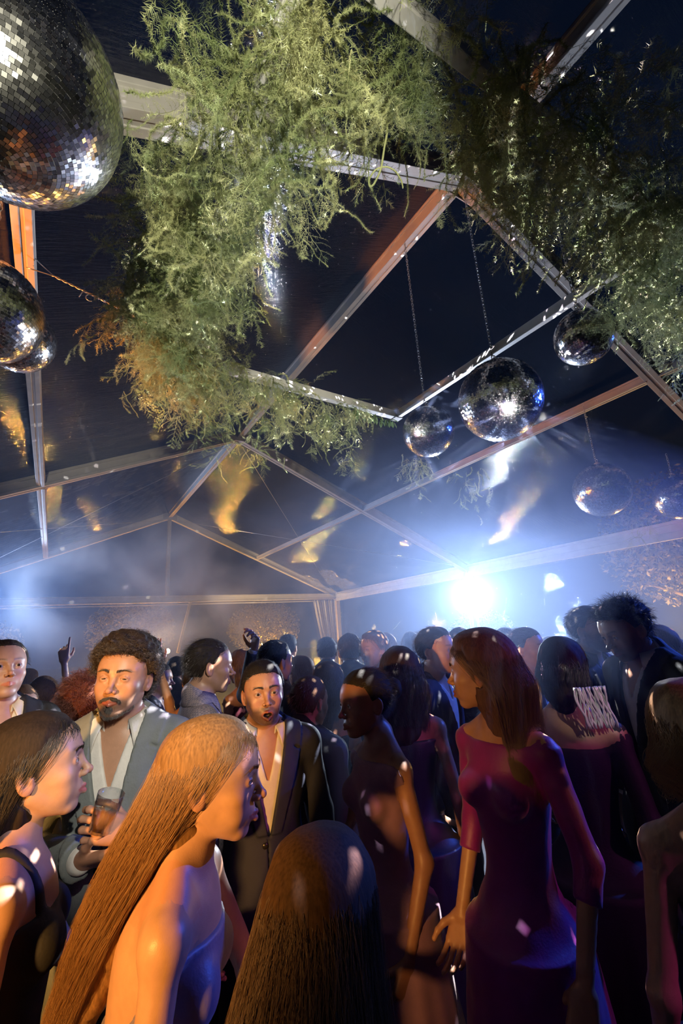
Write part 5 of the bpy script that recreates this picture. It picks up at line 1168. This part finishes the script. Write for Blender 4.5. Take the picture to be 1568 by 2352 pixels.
m_, n_, l_ = new_mat('thin_haze'); n_.remove(n_['Principled BSDF'])
vs = n_.new('ShaderNodeVolumeScatter'); vs.inputs['Color'].default_value = (.42, .60, 1, 1); vs.inputs['Density'].default_value = .022; vs.inputs['Anisotropy'].default_value = .6  # smoke is white; the blue of the lamps is put into its colour
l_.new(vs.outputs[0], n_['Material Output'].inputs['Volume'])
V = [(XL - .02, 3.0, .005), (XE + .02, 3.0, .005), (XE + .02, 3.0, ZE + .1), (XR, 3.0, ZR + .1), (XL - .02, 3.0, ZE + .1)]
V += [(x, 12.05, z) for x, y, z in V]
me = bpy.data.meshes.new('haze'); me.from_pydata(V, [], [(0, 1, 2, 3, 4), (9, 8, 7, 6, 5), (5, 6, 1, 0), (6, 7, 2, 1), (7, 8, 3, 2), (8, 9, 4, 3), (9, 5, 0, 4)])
hz = link('haze', me, m_); tag(hz, 'thin haze of stage smoke filling the tent, blue light put into its colour', 'haze', kind='stuff')
m2, n_, l_ = new_mat('added_veil_haze'); n_.remove(n_['Principled BSDF']); vs = n_.new('ShaderNodeVolumeScatter'); vs.inputs['Color'].default_value = (.40, .55, 1, 1); vs.inputs['Density'].default_value = .070; vs.inputs['Anisotropy'].default_value = .6
l_.new(vs.outputs[0], n_['Material Output'].inputs['Volume'])
mb = MB(); mb.box((4.1, 1.95, 1.3), (6.2, 2.08, 2.55)); h2 = mb.build('added_haze_box', m2); tag(h2, 'added blue haze standing in for lens veil over the guests on the right', 'haze', kind='stuff')  # haze box added to lift the darks like veiling lens glow
ms_, n_, l_ = new_mat('rolling_smoke'); n_.remove(n_['Principled BSDF'])
vs = n_.new('ShaderNodeVolumeScatter'); vs.inputs['Color'].default_value = (.80, .88, 1, 1); vs.inputs['Anisotropy'].default_value = .2
tc = n_.new('ShaderNodeNewGeometry'); no = n_.new('ShaderNodeTexNoise'); no.inputs['Scale'].default_value = .8; no.inputs['Detail'].default_value = 4; no.inputs['Roughness'].default_value = .55; no.inputs['Distortion'].default_value = .5
l_.new(tc.outputs['Position'], no.inputs['Vector']); rp = n_.new('ShaderNodeMapRange'); rp.inputs[1].default_value = .46; rp.inputs[2].default_value = .72; rp.inputs[3].default_value = 0; rp.inputs[4].default_value = .42
l_.new(no.outputs['Fac'], rp.inputs[0])
# fades out towards the edges of the cloud
tx = n_.new('ShaderNodeTexCoord'); mp = n_.new('ShaderNodeMapping'); mp.inputs['Location'].default_value = (-.5, -.5, -.5); l_.new(tx.outputs['Generated'], mp.inputs[0])
ln = n_.new('ShaderNodeVectorMath'); ln.operation = 'LENGTH'; l_.new(mp.outputs[0], ln.inputs[0])
fd = n_.new('ShaderNodeMapRange'); fd.inputs[1].default_value = .28; fd.inputs[2].default_value = .5; fd.inputs[3].default_value = 1; fd.inputs[4].default_value = 0; l_.new(ln.outputs['Value'], fd.inputs[0])
mu = n_.new('ShaderNodeMath'); mu.operation = 'MULTIPLY'; l_.new(rp.outputs[0], mu.inputs[0]); l_.new(fd.outputs[0], mu.inputs[1]); l_.new(mu.outputs[0], vs.inputs['Density'])
l_.new(vs.outputs[0], ms_.node_tree.nodes['Material Output'].inputs['Volume'])
def smoke(c, r, lab):
    mb = MB(); prof = [(math.sin(t), -math.cos(t)) for t in np.linspace(0.001, 3.14, 14)]; mb.lathe(prof, 20)
    mb.V = [v * np.array(r) for v in mb.V]; o = mb.build('smoke_cloud', ms_, smooth=True); o.location = c; tag(o, lab, 'smoke', kind='stuff')
smoke((1.9, 8.9, 2.75), (3.6, 2.4, 1.7), 'rolling blue white smoke under the far gable')

def sparkle(loc, e, seed, n_cells=420, thr=.9935):
    """Dots of light thrown by the mirror tiles: a lamp at the ball whose light leaves in small squares."""
    o = lamp('mirror_ball_sparkle', 'POINT', loc, e, (1, 1, 1), shadow_soft_size=.006); L = o.data; L.use_nodes = True; L.volume_factor = 0.0
    n, l = L.node_tree.nodes, L.node_tree.links; em = n['Emission']; tc = n.new('ShaderNodeTexCoord'); sp = n.new('ShaderNodeSeparateXYZ'); l.new(tc.outputs['Normal'], sp.inputs[0])
    def M(op, a, b=None):
        q = n.new('ShaderNodeMath'); q.operation = op
        for i, x in enumerate((a, b)):
            if x is None: continue
            if isinstance(x, (int, float)): q.inputs[i].default_value = x
            else: l.new(x, q.inputs[i])
        return q.outputs[0]
    th = M('ARCCOSINE', sp.outputs[2]); ph = M('ARCTAN2', sp.outputs[1], sp.outputs[0])
    row = M('MULTIPLY', th, n_cells / math.pi); ri = M('FLOOR', row); rf = M('FRACT', row)
    st = M('SINE', th); cpr = M('MULTIPLY', M('FLOOR', M('MULTIPLY', st, n_cells / 12)), 12.0); col = M('MULTIPLY', M('MULTIPLY', ph, 1 / math.pi), cpr); ci_ = M('FLOOR', col); cf = M('FRACT', col)
    cb = n.new('ShaderNodeCombineXYZ'); l.new(ri, cb.inputs[0]); l.new(ci_, cb.inputs[1]); cb.inputs[2].default_value = seed
    wn = n.new('ShaderNodeTexWhiteNoise'); l.new(cb.outputs[0], wn.inputs[0]); on = M('GREATER_THAN', wn.outputs['Value'], thr)
    win = M('MULTIPLY', M('MULTIPLY', M('GREATER_THAN', rf, .12), M('GREATER_THAN', cf, .12)), on)
    cr = n.new('ShaderNodeSeparateColor'); l.new(wn.outputs['Color'], cr.inputs[0]); l.new(M('MULTIPLY', win, M('ADD', .35, cr.outputs[1])), em.inputs[1])
    mx = n.new('ShaderNodeMix'); mx.data_type = 'RGBA'; l.new(M('MULTIPLY', cr.outputs[2], .35), mx.inputs[0]); mx.inputs[6].default_value = (.95, .97, 1, 1); l.new(wn.outputs['Color'], mx.inputs[7]); l.new(mx.outputs[2], em.inputs[0])
sparkle(tuple(np.array((XR, 1.66, 3.13)) + [-.16, -.18, -.20]), 2200, 3.0, 330, .976)
sparkle(tuple(at_depth(28, 208, 1.06) + [.30, .1, -.14]), 160, 8.0, 300, .99)
sparkle((XR - .22, 2.25, 3.12), 2000, 12.0, 360, .991)

cy = SC.cycles
cy.use_adaptive_sampling = True; cy.adaptive_threshold = .05; cy.adaptive_min_samples = 16
cy.use_denoising = True; cy.denoiser = 'OPENIMAGEDENOISE'
cy.max_bounces = 8; cy.diffuse_bounces = 2; cy.glossy_bounces = 3; cy.transmission_bounces = 4; cy.volume_bounces = 0; cy.transparent_max_bounces = 12
cy.volume_step_rate = 4.0; cy.volume_max_steps = 64; cy.sample_clamp_indirect = 4; cy.sample_clamp_direct = 0; cy.caustics_reflective = False; cy.caustics_refractive = False
cy.use_light_tree = True; cy.blur_glossy = .5
print('script time %.1f s' % (time.time() - T0))
